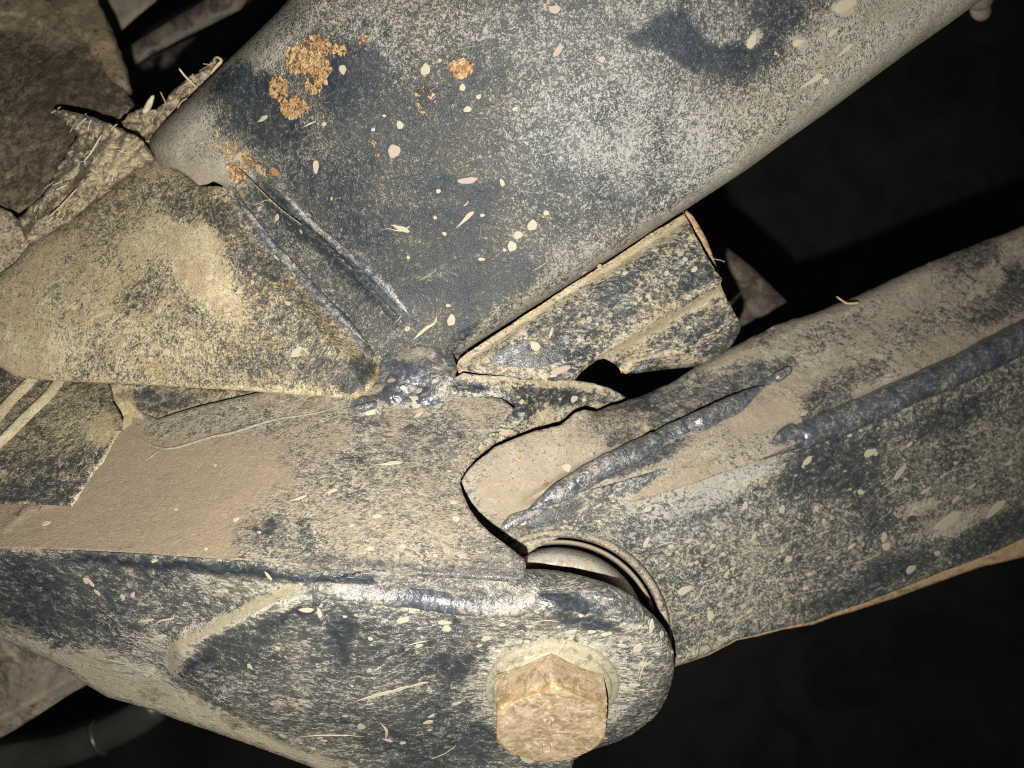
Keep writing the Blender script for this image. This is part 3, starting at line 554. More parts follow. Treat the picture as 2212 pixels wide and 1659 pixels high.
# lower left angle plate with two ribs
angle = thing('angle_bracket', 'small angled steel plate with two pale ribs at the left edge above the muddy ledge', 'bracket', (110, 960, -28))
ang_out = [(-30,760),(0,765),(60,790),(130,805),(225,812),(240,840),(244,868),(260,895),(266,912),(263,930),(252,945),(243,960),(232,982),(222,1000),(204,1022),(187,1047),(171,1072),(156,1094),(130,1093),(104,1091),(50,1090),(0,1089),(-30,1089)]
_ha = tps([(0,850,-44),(0,765,-54),(130,800,-50),(240,860,-36),(260,920,-26),(150,1090,-12),(0,1089,-14),(100,970,-26),(0,960,-30)])
sheet('plate', ang_out, lambda u, v: _ha(u, v)+.4*fbm(u, v, 60, 3, 81)+.12*fbm(u, v, 11, 3, 82)+.5*ridge([(200,1000),(160,1060),(140,1090)], 10, 1, u, v), M_gus, angle, sp=5, thick=2.2, key='angle', seed=11, edge_dust=.1, jag=1.5,
      dust=(.40, [('e',170,910,70,40,0,.55,.9),('e',60,1060,90,20,0,.22,.9),('e',90,1000,80,24,0,.30,.9),('l',[(255,945),(222,1000),(160,1085)],8,.75),('e',220,930,30,30,0,.8,.8),('e',150,870,60,24,0,.5,.9),('l',[(0,1080),(150,1084)],5,.1)]), mud=(0, [('e',235,900,30,30,0,.5,.9)]), rust=(0, [('e',235,870,26,10,45,.2,1)]))
for a in ([(-12,918),(14,884),(40,856),(66,830),(84,805)], [(-6,968),(28,936),(66,898),(104,862),(122,840),(140,812)]):
    rope('rib', a, 'angle', [2.0,2.3,2.3,2.3,2.1], M_rib, angle, lift=.1, ns=16, dust=.9, seed=12, taper=(.02, .02), flat=.4, lump=.04)

# ------------------------------------------------------------------ CONTROL ARM
arm = thing('control_arm', 'dark mud-flecked suspension arm with long weld beads running to the right edge', 'suspension arm', (1800, 1050, -60))
atop_out = [(960,1075),(985,1045),(996,1040),(1010,1018),(1027,1000),(1046,984),(1068,967),(1110,948),(1154,931),(1182,925),(1211,918),(1228,904),(1243,891),(1264,885),(1288,889),(1310,880),(1357,864),(1407,847),(1444,830),(1490,800),(1552,764),(1595,742),(1638,722),(1668,706),(1701,694),(1756,677),(1808,656),(1860,635),(1905,614),(1955,590),(2005,569),(2055,549),(2130,520),(2212,488),(2250,474),(2250,760),
            (2212,735),(2100,780),(2034,815),(1930,850),(1850,885),(1770,925),(1720,960),(1600,1010),(1450,1060),(1320,1100),(1200,1165),(1100,1215),(1040,1190),(1000,1140)]
sil = [(1288,889),(1357,864),(1407,847),(1444,830),(1490,800),(1552,764),(1638,722),(1701,694),(1756,677),(1860,635),(1955,590),(2055,549),(2212,488),(2250,474)]
weld2 = [(1716,948),(1745,936),(1780,922),(1830,902),(1890,876),(1950,850),(2010,824),(2070,797),(2130,768),(2190,738),(2260,702)]
pock = [(1412,850),(1450,830),(1500,808),(1550,795),(1600,784),(1650,777),(1690,777),(1726,783),(1715,800),(1690,812),(1655,830),(1620,852),(1560,885),(1500,914),(1440,944),(1400,965),(1330,990)]
weld1 = [(1128,1112),(1165,1090),(1200,1070),(1255,1036),(1300,1012),(1345,990),(1395,966),(1450,938),(1500,916),(1550,892),(1590,872),(1625,850),(1650,834)]
_hat = tps([(1000,1050,-24),(1080,1180,-25),(1150,935,-29),(1280,890,-36),(1400,855,-50),(1500,950,-41),(1700,700,-66),(1700,920,-49),(2212,490,-100),(2212,720,-82),(1950,810,-62),(1300,1060,-32),(1900,640,-78)])
def h_at(u, v):
    h = _hat(u, v)+.4*fbm(u*.8+v*.4, v*1.3, 60, 4, 91)+.15*fbm(u*.7, v*1.4, 13, 3, 92)
    d, s, t = pl(weld1, u, v)
    pk = np.where(inside(pock[:8]+[(1726,783),(1650,834),(1500,916),(1412,958),(1380,930)], u, v), 1, 0)
    dp, _, _ = pl(pock[:8], u, v)
    h = h - pk*2.2*sst(dp/14)
    h = h + np.where(s > 0, 1.2*np.exp(-((d-26)/22)**2), 0)*ends(t)
    d2, s2, t2 = pl(weld2, u, v); h = h - 3.2*np.exp(-((d2-24)/11)**2)*np.where(s2 < 0, 1, 0)
    h = h - 2.6*np.exp(-((d-20)/9)**2)*np.where(s < 0, 1, 0)*ends(t)
    return h + .9*np.exp(-((u-1560)/40)**2-((v-960)/26)**2)
sheet('top_plate', atop_out, h_at, M_armtop, arm, sp=5, thick=3, key='armtop', seed=12, rolls=[(sil, 30, 7)], jag=2.5,
      dust=(.74, [('e',1180,1030,130,60,-20,.84,.9),('e',1330,900,80,30,-20,.50,.9),('e',1400,870,50,16,-20,.25,.9),('e',1340,945,40,16,-20,.35,.9),('e',1400,990,90,16,-25,.2,.8),('p',pock[:8]+[(1650,834),(1500,916),(1412,958),(1400,900)],.34,14),
                  ('e',1540,815,60,10,-18,.5,.8),('e',1780,860,70,34,-20,.38,.9),('e',1850,810,60,24,-20,.40,.9),('e',1800,720,90,30,-20,.55,.9),('e',1650,745,70,16,-25,.55,.9),('e',2100,560,70,34,-25,.40,.9),('e',2150,660,90,34,-25,.36,.9),('e',2000,700,120,40,-25,.62,.9),('e',1960,630,70,16,-25,.8,.9),('e',1660,900,70,26,-15,.9,.8),('e',2200,600,30,40,-25,.3,.9),('e',1560,740,30,16,-20,.5,.9)]),
      mud=(.24, [('e',1150,1040,150,70,-20,.55,.9),('e',1650,900,90,30,-15,.75,.9),('e',1900,700,120,26,-25,.45,.9),('e',1600,770,60,10,-20,.7,.9),('e',1450,1050,120,18,-20,.6,.9),('p',pock[:8]+[(1650,834),(1412,958)],.0,10),('e',2050,640,90,20,-25,.4,.9),('e',1780,870,60,26,-20,.0,.9),('e',1400,870,50,16,-20,0,.9),('e',2150,660,90,34,-25,.0,.9)]), rust=(0, [('e',1120,988,9,6,-30,.6,.5),('e',1152,1068,8,6,-30,.5,.5)]), warp=9)

eye = [(1210+238*math.cos(math.radians(a)), 1382-238*math.sin(math.radians(a))) for a in range(-12, 133, 6)]
aside_out = eye + [(1062,1185),(1080,1150),(1108,1116),(1150,1095),(1200,1078),(1260,1060),(1320,1046),(1400,1022),(1470,1000),(1540,985),(1600,972),(1660,956),(1720,935),(1800,900),(1880,868),(1960,838),(2034,810),(2110,778),(2212,722),(2250,705),
             (2250,1150),(2212,1163),(2138,1198),(2034,1236),(1951,1270),(1905,1288),(1861,1305),(1800,1325),(1756,1343),(1687,1357),(1640,1370),(1590,1381),(1560,1398),(1531,1413),(1495,1427),(1458,1439)]
_has = tps([(1112,1120,-25),(1450,1430,-36),(1300,1090,-30),(2212,740,-82),(2212,1160,-98),(1800,1000,-58),(1800,1320,-66),(1600,1200,-48),(1960,840,-64),(1600,980,-45)])
def h_as(u, v):
    h = _has(u, v)+.35*fbm(u, v, 80, 3, 101)+.13*fbm(u, v*1.4, 12, 3, 102)
    d = np.hypot(u-1210, v-1382)-238; h = h + 1.5*np.exp(-(d/16)**2)
    h = h + .8*ridge([(1560,1010),(1640,990),(1720,975),(1760,960)], 12, 1, u, v)
    return h
abot = [(2250,1150),(2212,1163),(2034,1236),(1861,1305),(1756,1343),(1687,1357),(1590,1381),(1531,1413),(1458,1439)]
sheet('side_plate', aside_out, h_as, M_arm, arm, sp=5, thick=3, key='armside', seed=13, rolls=[(abot, 12, 1.5)], edge_dust=.6, jag=.8,
      dust=(.40, [('e',1560,1110,200,90,-20,.44,.9),('e',1450,1080,130,36,-12,.66,.9),('e',1580,1030,110,30,-15,.82,.9),('e',1180,1115,70,20,-20,.15,.9),('e',1600,1250,150,80,-20,.50,.9),('e',1800,1010,110,60,-20,.16,.9),('e',1870,1040,26,90,0,.22,.9),('e',2000,1080,160,60,-25,.44,.9),('e',2060,1130,80,22,-20,.75,.8),('e',1970,1100,60,14,-18,.8,.8),('e',2130,970,90,50,-25,.48,.9),
                  ('e',2150,1150,100,30,-25,.14,.9),('e',1930,1230,90,30,-20,.16,.9),('e',1800,1300,80,20,-18,.14,.9),('e',2050,900,80,30,-25,.20,.9),('l',[(1460,1425),(1531,1400),(1590,1372)],9,.7),('e',1340,1200,60,40,50,.44,.9),('e',1420,1330,30,50,0,.5,.9),('e',1180,1085,60,12,-25,.6,.9),('e',1900,1120,50,40,-20,.25,.9)]),
      mud=(0, [('e',1480,1065,90,20,-15,.4,.9),('e',1620,1000,90,14,-15,.55,.9),('e',2050,1128,60,16,-18,.6,.6),('e',2140,1100,50,18,-24,.5,.6)]), rust=(0, [('e',1832,1050,9,22,10,.4,.7),('e',1840,1000,20,12,0,.25,.8)]),
      sheen=(.0, [('e',1480,1110,160,60,-15,.55,1),('e',1400,1040,90,24,-18,.6,1),('e',1620,1010,80,20,-15,.6,.9)]), warp=8)
sheet('lower_edge', [(2250,1145),(2212,1160),(2138,1195),(2034,1233),(1951,1267),(1861,1302),(1800,1322),(1756,1340),(1687,1355),(1590,1380),(1531,1411),(1458,1437),(1456,1441),(1531,1415),(1590,1384),(1640,1374),(1687,1361),(1756,1349),(1800,1333),(1843,1321),(1890,1306),(1930,1293),(1990,1270),(2034,1255),(2080,1238),(2121,1224),(2165,1214),(2212,1203),(2250,1195)],
      lambda u, v: _has(u, v)-2.6-.03*np.maximum(0, v-1200)+.2*fbm(u, v, 14, 2, 103), M_tan, arm, sp=4, thick=2.5, key='armedge', seed=14, dust=(.55, [('e',2150,1200,120,20,-20,.8,.9)]), mud=.5, rust=(.12, [('e',1900,1290,90,10,-20,.3,1)]), jag=1)

# welds of the arm
rope('weld_bead', weld1, 'armtop', [1.2,2.6,3.4,3.6,3.6,3.5,3.6,3.6,3.3,2.6], M_weld, arm, lift=.5, scal=.08, pitch=22, ns=22, dust=.30, sheen=.0, seed=21, lump=.22, flat=.95)
rope('weld_bead', [(1634,842),(1660,826),(1690,808),(1712,792)], 'armtop', [1.6,1.9,1.9,1.4], M_weld, arm, lift=.1, scal=.15, pitch=14, ns=14, dust=.2, sheen=.1, seed=22, lump=.3)
rope('weld_bead', weld2, 'armside', [4.6,5.0,5.2,5.3,5.4,5.6,5.8,6.0,6.0], M_weld, arm, lift=.2, scal=.10, pitch=46, ns=26, dust=.20, sheen=.0, seed=23, taper=(.02, .0001), lump=.15, flat=.9)
rope('weld_bead', [(1500,1006),(1560,993),(1620,978),(1670,962),(1705,946),(1728,932)], 'armside', [.8,1.4,2.3,3.4,4.3,4.4], M_weld, arm, lift=.0, scal=.06, pitch=22, ns=20, dust=.25, sheen=.0, seed=24, taper=(.4, .04), lump=.2)
rope('weld_bead', [(1080,1150),(1110,1126),(1145,1110),(1185,1098)], 'armside', [1.2,1.9,1.6,.8], M_weld, arm, lift=-.3, scal=.08, pitch=20, ns=14, dust=.30, sheen=.0, seed=25, lump=.3)

def lathe(name, cu, cv, prof, mat, parent, n=160, dust=.4, mud=0, rust=0, sheen=0, wob=0, a0=0, a1=360, tilt=(0, 0)):
    """prof: (radius in tracing units, depth w); centre may shift"""
    A = np.radians(np.linspace(a0, a1, n, endpoint=(a1-a0) < 360)); V = []; at = []
    for (r, w, *c) in prof:
        rr = r + wob*fbm(60*np.cos(A), 60*np.sin(A), 30, 3, 4)
        uu = cu+rr*np.cos(A); vv = cv-rr*np.sin(A)
        V.append(unproj(uu, vv, w+tilt[0]*(uu-cu)+tilt[1]*(vv-cv)))
    V = np.concatenate(V); Fc = []; m = len(prof); full = (a1-a0) >= 360
    for i in range(m-1):
        for j in range(n if full else n-1):
            k = (j+1) % n; Fc.append([i*n+j, i*n+k, (i+1)*n+k, (i+1)*n+j])
    pr = lambda x: np.repeat(np.interp(np.linspace(0, 1, m), np.linspace(0, 1, len(x)), x), n) if isinstance(x, (list, tuple)) else x
    return meshobj(name, V, Fc, mat, parent, {'dust': pr(dust), 'mud': pr(mud), 'rust': pr(rust), 'sheen': pr(sheen)})
TL = (-.016, .006)
lathe('eye_ring', 1210, 1382, [(243,-42),(240,-27),(237,-25.4),(231,-24.8),(224,-25.2),(221,-27),(219,-52)], M_armtop, arm, dust=[.5,.7,.7,.6,.5,.2], mud=[.2,.3,.4,.3,0], tilt=TL)
bush = thing('bushing', 'worn steel bushing ring seated in the arm eye just above the bolt head', 'bushing', (1210, 1250, -40))
lathe('outer_shell', 1207, 1384, [(218.4,-52),(218.4,-31),(216,-30),(212,-30),(209,-32),(207,-50)], M_metal, bush, dust=[.1,.2,.2,.2,0], mud=[.8,.9,.9,.9,.9], tilt=TL)
lathe('inner_sleeve', 1200, 1386, [(204,-52),(203,-37),(201,-30),(198,-26.5),(192,-23),(184,-20.6),(174,-19.3),(160,-19),(140,-24),(90,-26),(30,-26)], M_metal, bush, dust=[.1,.2,.35,.35,.4,.4,.4,.4,.4,.4,.4], mud=[0,0,0,.05,.2,.4,.6,.65,.75,.75,.75], rust=[0,0,0,0,.1,.2,.2,.1,.1,.1,.1], sheen=[.1,.2,.3,.2,0,0,0,0,0,0,0], tilt=TL)

# ------------------------------------------------------------------ FLANGE BOLT (built true to size, axis leaning down)
bolt = thing('flange_bolt', 'hexagon flange bolt with a scratched yellowish head standing proud of the lug', 'bolt', (1193, 1484, -12.5))
C0 = unproj(1193, 1486, -12.6)
th = math.radians(31)
Nn = np.array([.02, -math.cos(th), -math.sin(th)]); Nn /= np.linalg.norm(Nn)
Xx = np.cross(Nn, [0, 0, 1.]); Xx /= np.linalg.norm(Xx)
if Xx[0] < 0: Xx = -Xx
Yy = np.cross(Xx, Nn) if np.cross(Xx, Nn)[2] > 0 else -np.cross(Xx, Nn)
def ring3(r, h, n=96, hexr=None, rot=0):
    A = np.linspace(0, 2*np.pi, n, endpoint=False)+rot
    if hexr is not None:
        ph = (A-rot+np.pi/2) % (np.pi/3)-np.pi/6; q = hexr*math.cos(math.pi/6)/np.cos(ph)
        rr = np.minimum(r, q)
    else: rr = np.full(n, float(r))
    return C0+np.outer(rr*.001*np.cos(A), Xx)+np.outer(rr*.001*np.sin(A), Yy)+Nn*h*.001
def stack(name, rings, mat, cap=True, **at):
    n = len(rings[0]); V = np.concatenate(rings); Fc = []
    for i in range(len(rings)-1):
        for j in range(n):
            k = (j+1) % n; Fc.append([i*n+j, i*n+k, (i+1)*n+k, (i+1)*n+j])
    if cap: Fc.append([(len(rings)-1)*n+j for j in range(n)])
    m = len(rings)
    A = {k: (np.repeat(np.array(x, float), n) if isinstance(x, list) else x) for k, x in at.items()}
    for k in ('dust', 'mud', 'rust', 'sheen'): A.setdefault(k, 0)
    return meshobj(name, V, Fc, mat, bolt, A, smooth=name != 'hex_head')
stack('washer', [ring3(19.4, -2), ring3(19.4, .3), ring3(19.0, .8), ring3(17.0, 1.0), ring3(10, 1.0)], M_flange, dust=[.6,.6,.6,.5,.5], mud=[.5,.5,.55,.4,.3])
stack('flange', [ring3(17.2, .8), ring3(17.2, 1.6), ring3(16.9, 1.95), ring3(16.0, 2.3), ring3(13.5, 3.5), ring3(10, 3.8)], M_flange, dust=[.6,.6,.6,.6,.7,.7], mud=[.3,.3,.3,.5,.5,.5], sheen=0)
HX = 17.4; C0 = C0 - Xx*.0011
hd = [ring3(99, 2.2, 192, HX), ring3(99, 6, 192, HX), ring3(99, 10.4, 192, HX), ring3(HX*.985, 11.4, 192, HX), ring3(HX*.945, 12.2, 192, HX), ring3(HX*.89, 12.9, 192, HX), ring3(HX*.86, 13.1, 192, HX), ring3(HX*.6, 13.1, 192), ring3(HX*.3, 13.15, 192)]
stack('hex_head', hd, M_bolt, dust=[.5,.55,.5,.3,.1,.35,.5,.5,.5], mud=[.45,.3,.15,.1,.05,.05,.1,.1,.1], rust=[.10,.12,.16,.26,.26,.14,.10,.12,.10])
def mark_bar(x0, y0, x1, y1, wd, h=.65):
    d = np.array([x1-x0, y1-y0]); d /= np.linalg.norm(d); q = np.array([-d[1], d[0]])*wd/2
    P = [(x0, y0)+q, (x1, y1)+q, (x1, y1)-q, (x0, y0)-q]; V = []
    for hh, s in ((13.0, 1.25), (13.0+h, .85)):
        for p in P:
            c = np.array([(x0+x1)/2, (y0+y1)/2]); pp = c+(np.array(p)-c)*np.array([s, s]) if s < 1 else np.array(p)
            V.append(C0+Xx*pp[0]*.001+Yy*pp[1]*.001+Nn*hh*.001)
    return np.array(V), [[4, 5, 6, 7], [0, 1, 5, 4], [1, 2, 6, 5], [2, 3, 7, 6], [3, 0, 4, 7]]
def marks(name, bars):
    Vs = []; Fs = []; k = 0
    for b in bars: V, f = mark_bar(*b); Vs.append(V); Fs += [[i+k for i in q] for q in f]; k += 8
    meshobj(name, np.concatenate(Vs), Fs, M_bolt, bolt, {'dust': .6, 'mud': .3, 'rust': 0, 'sheen': 0}, smooth=False)
marks('head_letter', [(-2.0,4.6,-2.0,.9,.8),(.2,4.6,.2,.9,.8),(-2.0,2.8,.2,2.8,.7)])
marks('head_mark', [(-1.9,-6.5,-1.9,-9.8,.7),(.3,-6.5,.3,-9.8,.7),(-1.9,-10.2,.3,-10.2,.7)])

# ------------------------------------------------------------------ MUD AND MUD-CAKED PARTS, top left
block = thing('mud_caked_housing', 'large brown mud-caked housing with a cracked crust in the top left corner', 'housing', (120, 220, -90))
blk_out = [(-30,-30),(205,-30),(212,5),(226,30),(240,60),(252,88),(262,110),(270,138),(276,150),(278,170),(286,195),(285,205),(276,207),(284,213),(292,224),(294,233),(282,240),(268,246),(262,256),(235,268),(205,285),(195,330),(160,370),(110,415),(70,440),(40,462),(34,458),(0,441),(-30,430)]
crack = [(110,-10),(116,10),(124,30),(140,45),(160,70),(182,90),(197,112),(215,140),(228,160),(240,178),(262,190),(272,201),(284,206)]
_hk = tps([(0,0,-100),(210,0,-104),(290,220,-82),(0,430,-66),(160,350,-68),(120,180,-82)])
def h_blk(u, v):
    h = _hk(u, v)+3.0*fbm(u, v, 90, 4, 111)+.5*fbm(u, v, 14, 3, 112)
    d, s, t = pl(crack, u, v); h = h + np.where(s < 0, -3.2*np.exp(-(d/9)**2), 2.6*np.exp(-(d/50)**2)*1)
    d, s, t = pl([(0,31),(30,29),(60,36),(90,52),(118,70)], u, v); h = h + np.where(s < 0, 1.6*np.exp(-(d/30)**2), 0)
    d, s, t = pl([(232,198),(244,207),(258,210)], u, v); h = h - 1.5*np.exp(-(d/3)**2)
    return h
sheet('mud_crust', blk_out, h_blk, M_block, block, sp=4.5, thick=12, key='block', seed=15, rolls=[([(205,-30),(240,60),(276,150),(285,205),(294,233)], 20, 6)], jag=3, dust=(.45, [('e',80,40,110,40,10,.75,.9),('p',[(120,-20),(210,-20),(240,60),(276,150),(284,204),(240,178),(197,112),(140,45)],.80,14),('e',130,200,110,80,0,.2,.9),('e',60,330,120,60,0,.45,.9),('e',120,85,40,24,0,.7,.9),('e',30,180,60,60,0,.4,.9)]), mud=(.1, [('e',100,330,120,60,0,.35,.9)]), warp=10)
housing2 = thing('mud_lump', 'tan mud-caked lump at the left edge under the brown housing', 'housing', (0, 520, -60))
sheet('crust_surface', [(-30,440),(0,447),(22,458),(45,478),(58,500),(68,524),(60,545),(40,566),(20,582),(0,596),(-30,615)], lambda u, v: -58+.8*fbm(u, v, 40, 4, 115), M_mud, housing2, sp=4.5, thick=8, key='foot', seed=16, dust=.6, mud=.4, rolls=[([(0,447),(45,478),(68,524)], 18, 4)], jag=2)

mudc = thing('mud_clump', 'straw-filled clump of dried mud wedged between the housing and the frame', 'mud clump', (200, 380, -52))
clump_out = [(116,236),(134,238),(160,243),(190,250),(225,262),(262,278),(290,290),(312,306),(330,330),(336,345),(320,352),(300,362),(270,385),(240,408),(200,440),(150,480),(100,508),(80,520),(66,528),(52,508),(42,480),(40,468),(70,446),(90,425),(110,390),(135,350),(150,320),(165,295),(160,280),(140,262),(120,246)]
def h_cl(u, v):
    h = -56+.05*(u-150)+9*fbm((u-v)*.5, (v+u)*1.1, 50, 5, 121)+2.2*fbm(u, v, 14, 3, 122)
    h = h + ridge([(55,500),(130,440),(210,380),(250,330),(300,320)], 40, 5, u, v, False)
    return h
sheet('dried_mud', clump_out, h_cl, M_mud, mudc, sp=3.6, thick=9, key='clump', seed=17, jag=5, er=8, ed=2.5, dust=(.6, [('e',260,345,60,30,-20,.85,.9),('e',180,400,60,30,-40,.6,.9)]), mud=.35)
flap = [(118,236),(150,240),(190,249),(225,262),(262,278),(296,297),(312,320),(300,325),(262,312),(225,300),(198,290),(165,272),(140,262)]
sheet('bark_flap', flap, lambda u, v: -50-.04*(300-u)+1.2*fbm(u, v, 40, 3, 124), M_mud, mudc, sp=3.6, thick=1.2, key='flap', seed=18, jag=2, dust=.45, mud=.5, rolls=[([(118,236),(190,249),(262,278),(312,320)], 8, 1.5)])
pile = thing('mud_pile', 'low ridge of dried mud and chaff along the upper left rim of the frame', 'mud clump', (360, 230, -60))
pile_out = [(262,262),(276,248),(292,238),(312,232),(338,236),(352,224),(366,205),(378,192),(398,178),(414,160),(430,155),(450,138),(466,120),(478,128),(492,130),(470,158),(440,190),(410,218),(380,245),(352,275),(335,300),(332,330),(318,322),(300,300),(280,285)]
sheet('dried_mud', pile_out, lambda u, v: -60+8*fbm(u, v, 40, 5, 125)+1.8*fbm(u, v, 10, 2, 126)+.02*(u-350), M_mud, pile, sp=3.4, thick=6, key='pile', seed=19, jag=6, er=8, ed=2, dust=.6, mud=.4)
# loose fibres in the clump: nobody could count them
def fibres(name, parent, key, n, region, ang, mat, L=(8, 30), r=.10, seed=0):
    r2 = np.random.default_rng(seed); Vs = []; Fs = []; k = 0; poly = region
    lo = A2(poly).min(0); hi = A2(poly).max(0); H = HF[key]; c = 0
    while c < n:
        u0, v0 = r2.uniform(lo, hi)
        if not inside(poly, np.array([u0]), np.array([v0]))[0]: continue
        c += 1; a = math.radians(ang+r2.normal(0, 28)); l = r2.uniform(*L); m = 6; s = np.linspace(-.5, .5, m)*l; bend_ = r2.normal(0, .003)
        u = u0+s*math.cos(a)-bend_*s*s*math.sin(a); v = v0+s*math.sin(a)+bend_*s*s*math.cos(a)
        w = H(np.full(m, u0), np.full(m, v0))+.5+r2.uniform(0, 1.6)+s*r2.normal(0, .06)
        C = unproj(u, v, w); T = np.gradient(C, axis=0); T /= np.linalg.norm(T, axis=1)[:, None]; S = np.cross(T, [0, -1, 0]); S /= np.linalg.norm(S, axis=1)[:, None]; N = np.cross(S, T)
        rr = r*.001*r2.uniform(.5, 1.6)
        for i in range(m):
            for q in range(3):
                b = q*2*math.pi/3; Vs.append(C[i]+rr*(math.cos(b)*S[i]+math.sin(b)*N[i]))
        for i in range(m-1):
            for q in range(3): Fs.append([k+i*3+q, k+i*3+(q+1) % 3, k+i*3+3+(q+1) % 3, k+i*3+3+q])
        k += m*3
    o = meshobj(name, np.array(Vs), Fs, mat, parent, smooth=False); o['kind'] = 'stuff'; return o
fibres('loose_fibres', mudc, 'clump', 46, clump_out, -42, M_strawp, seed=1)
fibres('loose_fibres', pile, 'pile', 30, pile_out, -42, M_straw, seed=2, L=(8, 26))

# single straws and stems
def straw(name, pts, ws, rad, mat, label, cat, group=None, taper=(.1, .1)):
    H = lambda u, v: np.interp(np.linspace(0, 1, len(u)), np.linspace(0, 1, len(ws)), ws)
    o = rope(name, pts, H, rad, mat, None, lift=0, ns=7, step_=3, taper=taper, seed=len(pts), lump=.25)
    o['label'] = label; o['category'] = cat
    if group: o['group'] = group
    return o
G = 'dry straws caught on the frame'
straw('dry_straw', [(386,147),(400,165),(418,182),(424,190)], [-50,-55], .32, M_strawp, 'pale cut straw leaning over the dark gap beside the frame rim', 'straw', G)
straw('dry_straw', [(332,206),(326,216),(318,232),(309,246)], [-56,-60], [.6,1.1,.9], M_strawp, 'short broad straw standing up from the mud pile into the dark gap', 'straw', G)
straw('dry_straw', [(346,198),(352,210),(358,222),(362,232)], [-56,-60], .2, M_straw, 'thin dark twig right of the short broad straw', 'twig', G)
straw('dry_straw', [(466,122),(478,130),(472,139),(462,150),(455,163)], [-50,-52], [.4,.6,.3], M_straw, 'curled brown chip of bark at the upper end of the mud pile', 'bark chip', G)
straw('dry_straw', [(405,212),(390,222),(382,240),(378,252)], [-50,-54], .22, M_straw, 'bent reddish stalk hanging on the frame rim below the pale cut straw', 'straw', G)
straw('dry_straw', [(168,405),(150,425),(128,448),(104,470)], [-44,-44], .25, M_straw, 'long straight straw lying along the lower mud clump', 'straw', G)
straw('dry_straw', [(220,290),(208,310),(196,330),(180,350)], [-46,-46], .25, M_strawp, 'straw lying across the top of the mud clump by the bark flap', 'straw', G)
sheetc = thing('mud_chip', 'flat triangular mud chip standing on the frame rim beside the pale cut straw', 'mud chip', (432, 165, -52))
sheet('flake', [(424,184),(428,166),(434,153),(448,156),(460,166),(452,176),(440,186)], lambda u, v: -54+.3*fbm(u, v, 12, 2, 7), M_mud, sheetc, sp=3, thick=1, key='chip', seed=31, dust=.6, mud=.5)
stem = [(278,931),(300,946),(330,962),(352,969),(385,966),(420,955),(460,943),(500,935),(530,926),(560,916),(600,905),(650,898),(700,888),(742,872)]
Hs = lambda u, v: np.maximum(HF['lip'](u, v), HF['ledge'](u, v))
o = rope('grass_stem', stem, Hs, [.25,.35,.45,.45,.4,.4,.3,.25,.2], M_grass, None, lift=.2, ns=8, seed=4, lump=.2); o['label'] = 'long dusty green grass stem lying along the fold above the muddy ledge'; o['category'] = 'grass stem'
o = rope('grass_stem', [(346,971),(332,982),(322,990),(312,996)], Hs, .25, M_grass, None, lift=.7, ns=6, seed=5); o['label'] = 'short side shoot of dry grass hanging below the long stem'; o['category'] = 'grass stem'
straw('grey_fibre', [(1534,556),(1545,560),(1556,562),(1566,566)], [-46,-40], .14, M_hair, 'single grey hair sticking out from the end of the channel stub', 'hair')
straw('grey_fibre', [(1806,640),(1820,650),(1832,656),(1856,654)], [-70,-70], [.3,.35,.5], M_straw, 'small curled dry leaf stalk lying on top of the suspension arm', 'straw')

# ------------------------------------------------------------------ DRIED DROPS (parts of the surfaces they stick to)
def drop_mesh(seed, mat, tail=False):
    r2 = np.random.default_rng(seed); n = 18; V = [(0, 0, .6)]; Fc = []
    ph = r2.uniform(0, 6.28, 3); A = np.linspace(0, 2*np.pi, n, endpoint=False)
    rr = 1+.09*np.sin(2*A+ph[0])+.08*np.sin(3*A+ph[1])+.05*np.sin(5*A+ph[2])
    if tail: rr = rr + 1.2*np.exp(-((A-math.pi)/.28)**2)
    for f, z in ((.45, .65), (.78, .9), (1.0, .1), (1.0, -.6)):
        for a, q in zip(A, rr): V.append((f*q*math.cos(a), f*q*math.sin(a), z*(1 if z <= 0 else 1+.2*r2.normal()*.5)))
    for j in range(n): Fc.append([0, 1+j, 1+(j+1) % n])
    for i in range(3):
        for j in range(n): k = (j+1) % n; Fc.append([1+i*n+j, 1+(i+1)*n+j, 1+(i+1)*n+k, 1+i*n+k])
    me = bpy.data.meshes.new('mud_drop'); me.from_pydata(V, [], Fc); me.polygons.foreach_set('use_smooth', [True]*len(me.polygons)); me.materials.append(mat); me.update(); return me
DM = {'c': [drop_mesh(i, M_drop) for i in range(5)], 'p': [drop_mesh(i+10, M_dropp) for i in range(3)], 'r': [drop_mesh(i+20, M_dropr) for i in range(2)], 't': [drop_mesh(i+30, M_drop, True) for i in range(3)]}
def drop(key, parent, u, v, a, b, ang=0, kind='c', hgt=.18):
    """a, b half axes in tracing units; ang in degrees, picture sense"""
    H = HF[key]; w = float(H(np.array([float(u)]), np.array([float(v)]))[0]); P = unproj(u, v, w+.02); n = normal_at(H, u, v)
    k = (D0-w)/F*.001; t = math.radians(ang); X = np.array([math.cos(t), 0, -math.sin(t)]); X = X-n*X.dot(n); X /= np.linalg.norm(X); Y = np.cross(n, X)
    me = random.choice(DM[kind]); o = bpy.data.objects.new('rust_spot' if kind == 'r' else 'mud_drop', me); col.objects.link(o); parent = SH[key]; o.parent = parent
    M = Matrix(((X[0]*a*k, Y[0]*b*k, n[0]*hgt*.001, 0), (X[1]*a*k, Y[1]*b*k, n[1]*hgt*.001, 0), (X[2]*a*k, Y[2]*b*k, n[2]*hgt*.001, 0), (0, 0, 0, 1)))
    o.matrix_local = Matrix.Translation(Vector(P.tolist())-base_of(parent)) @ M
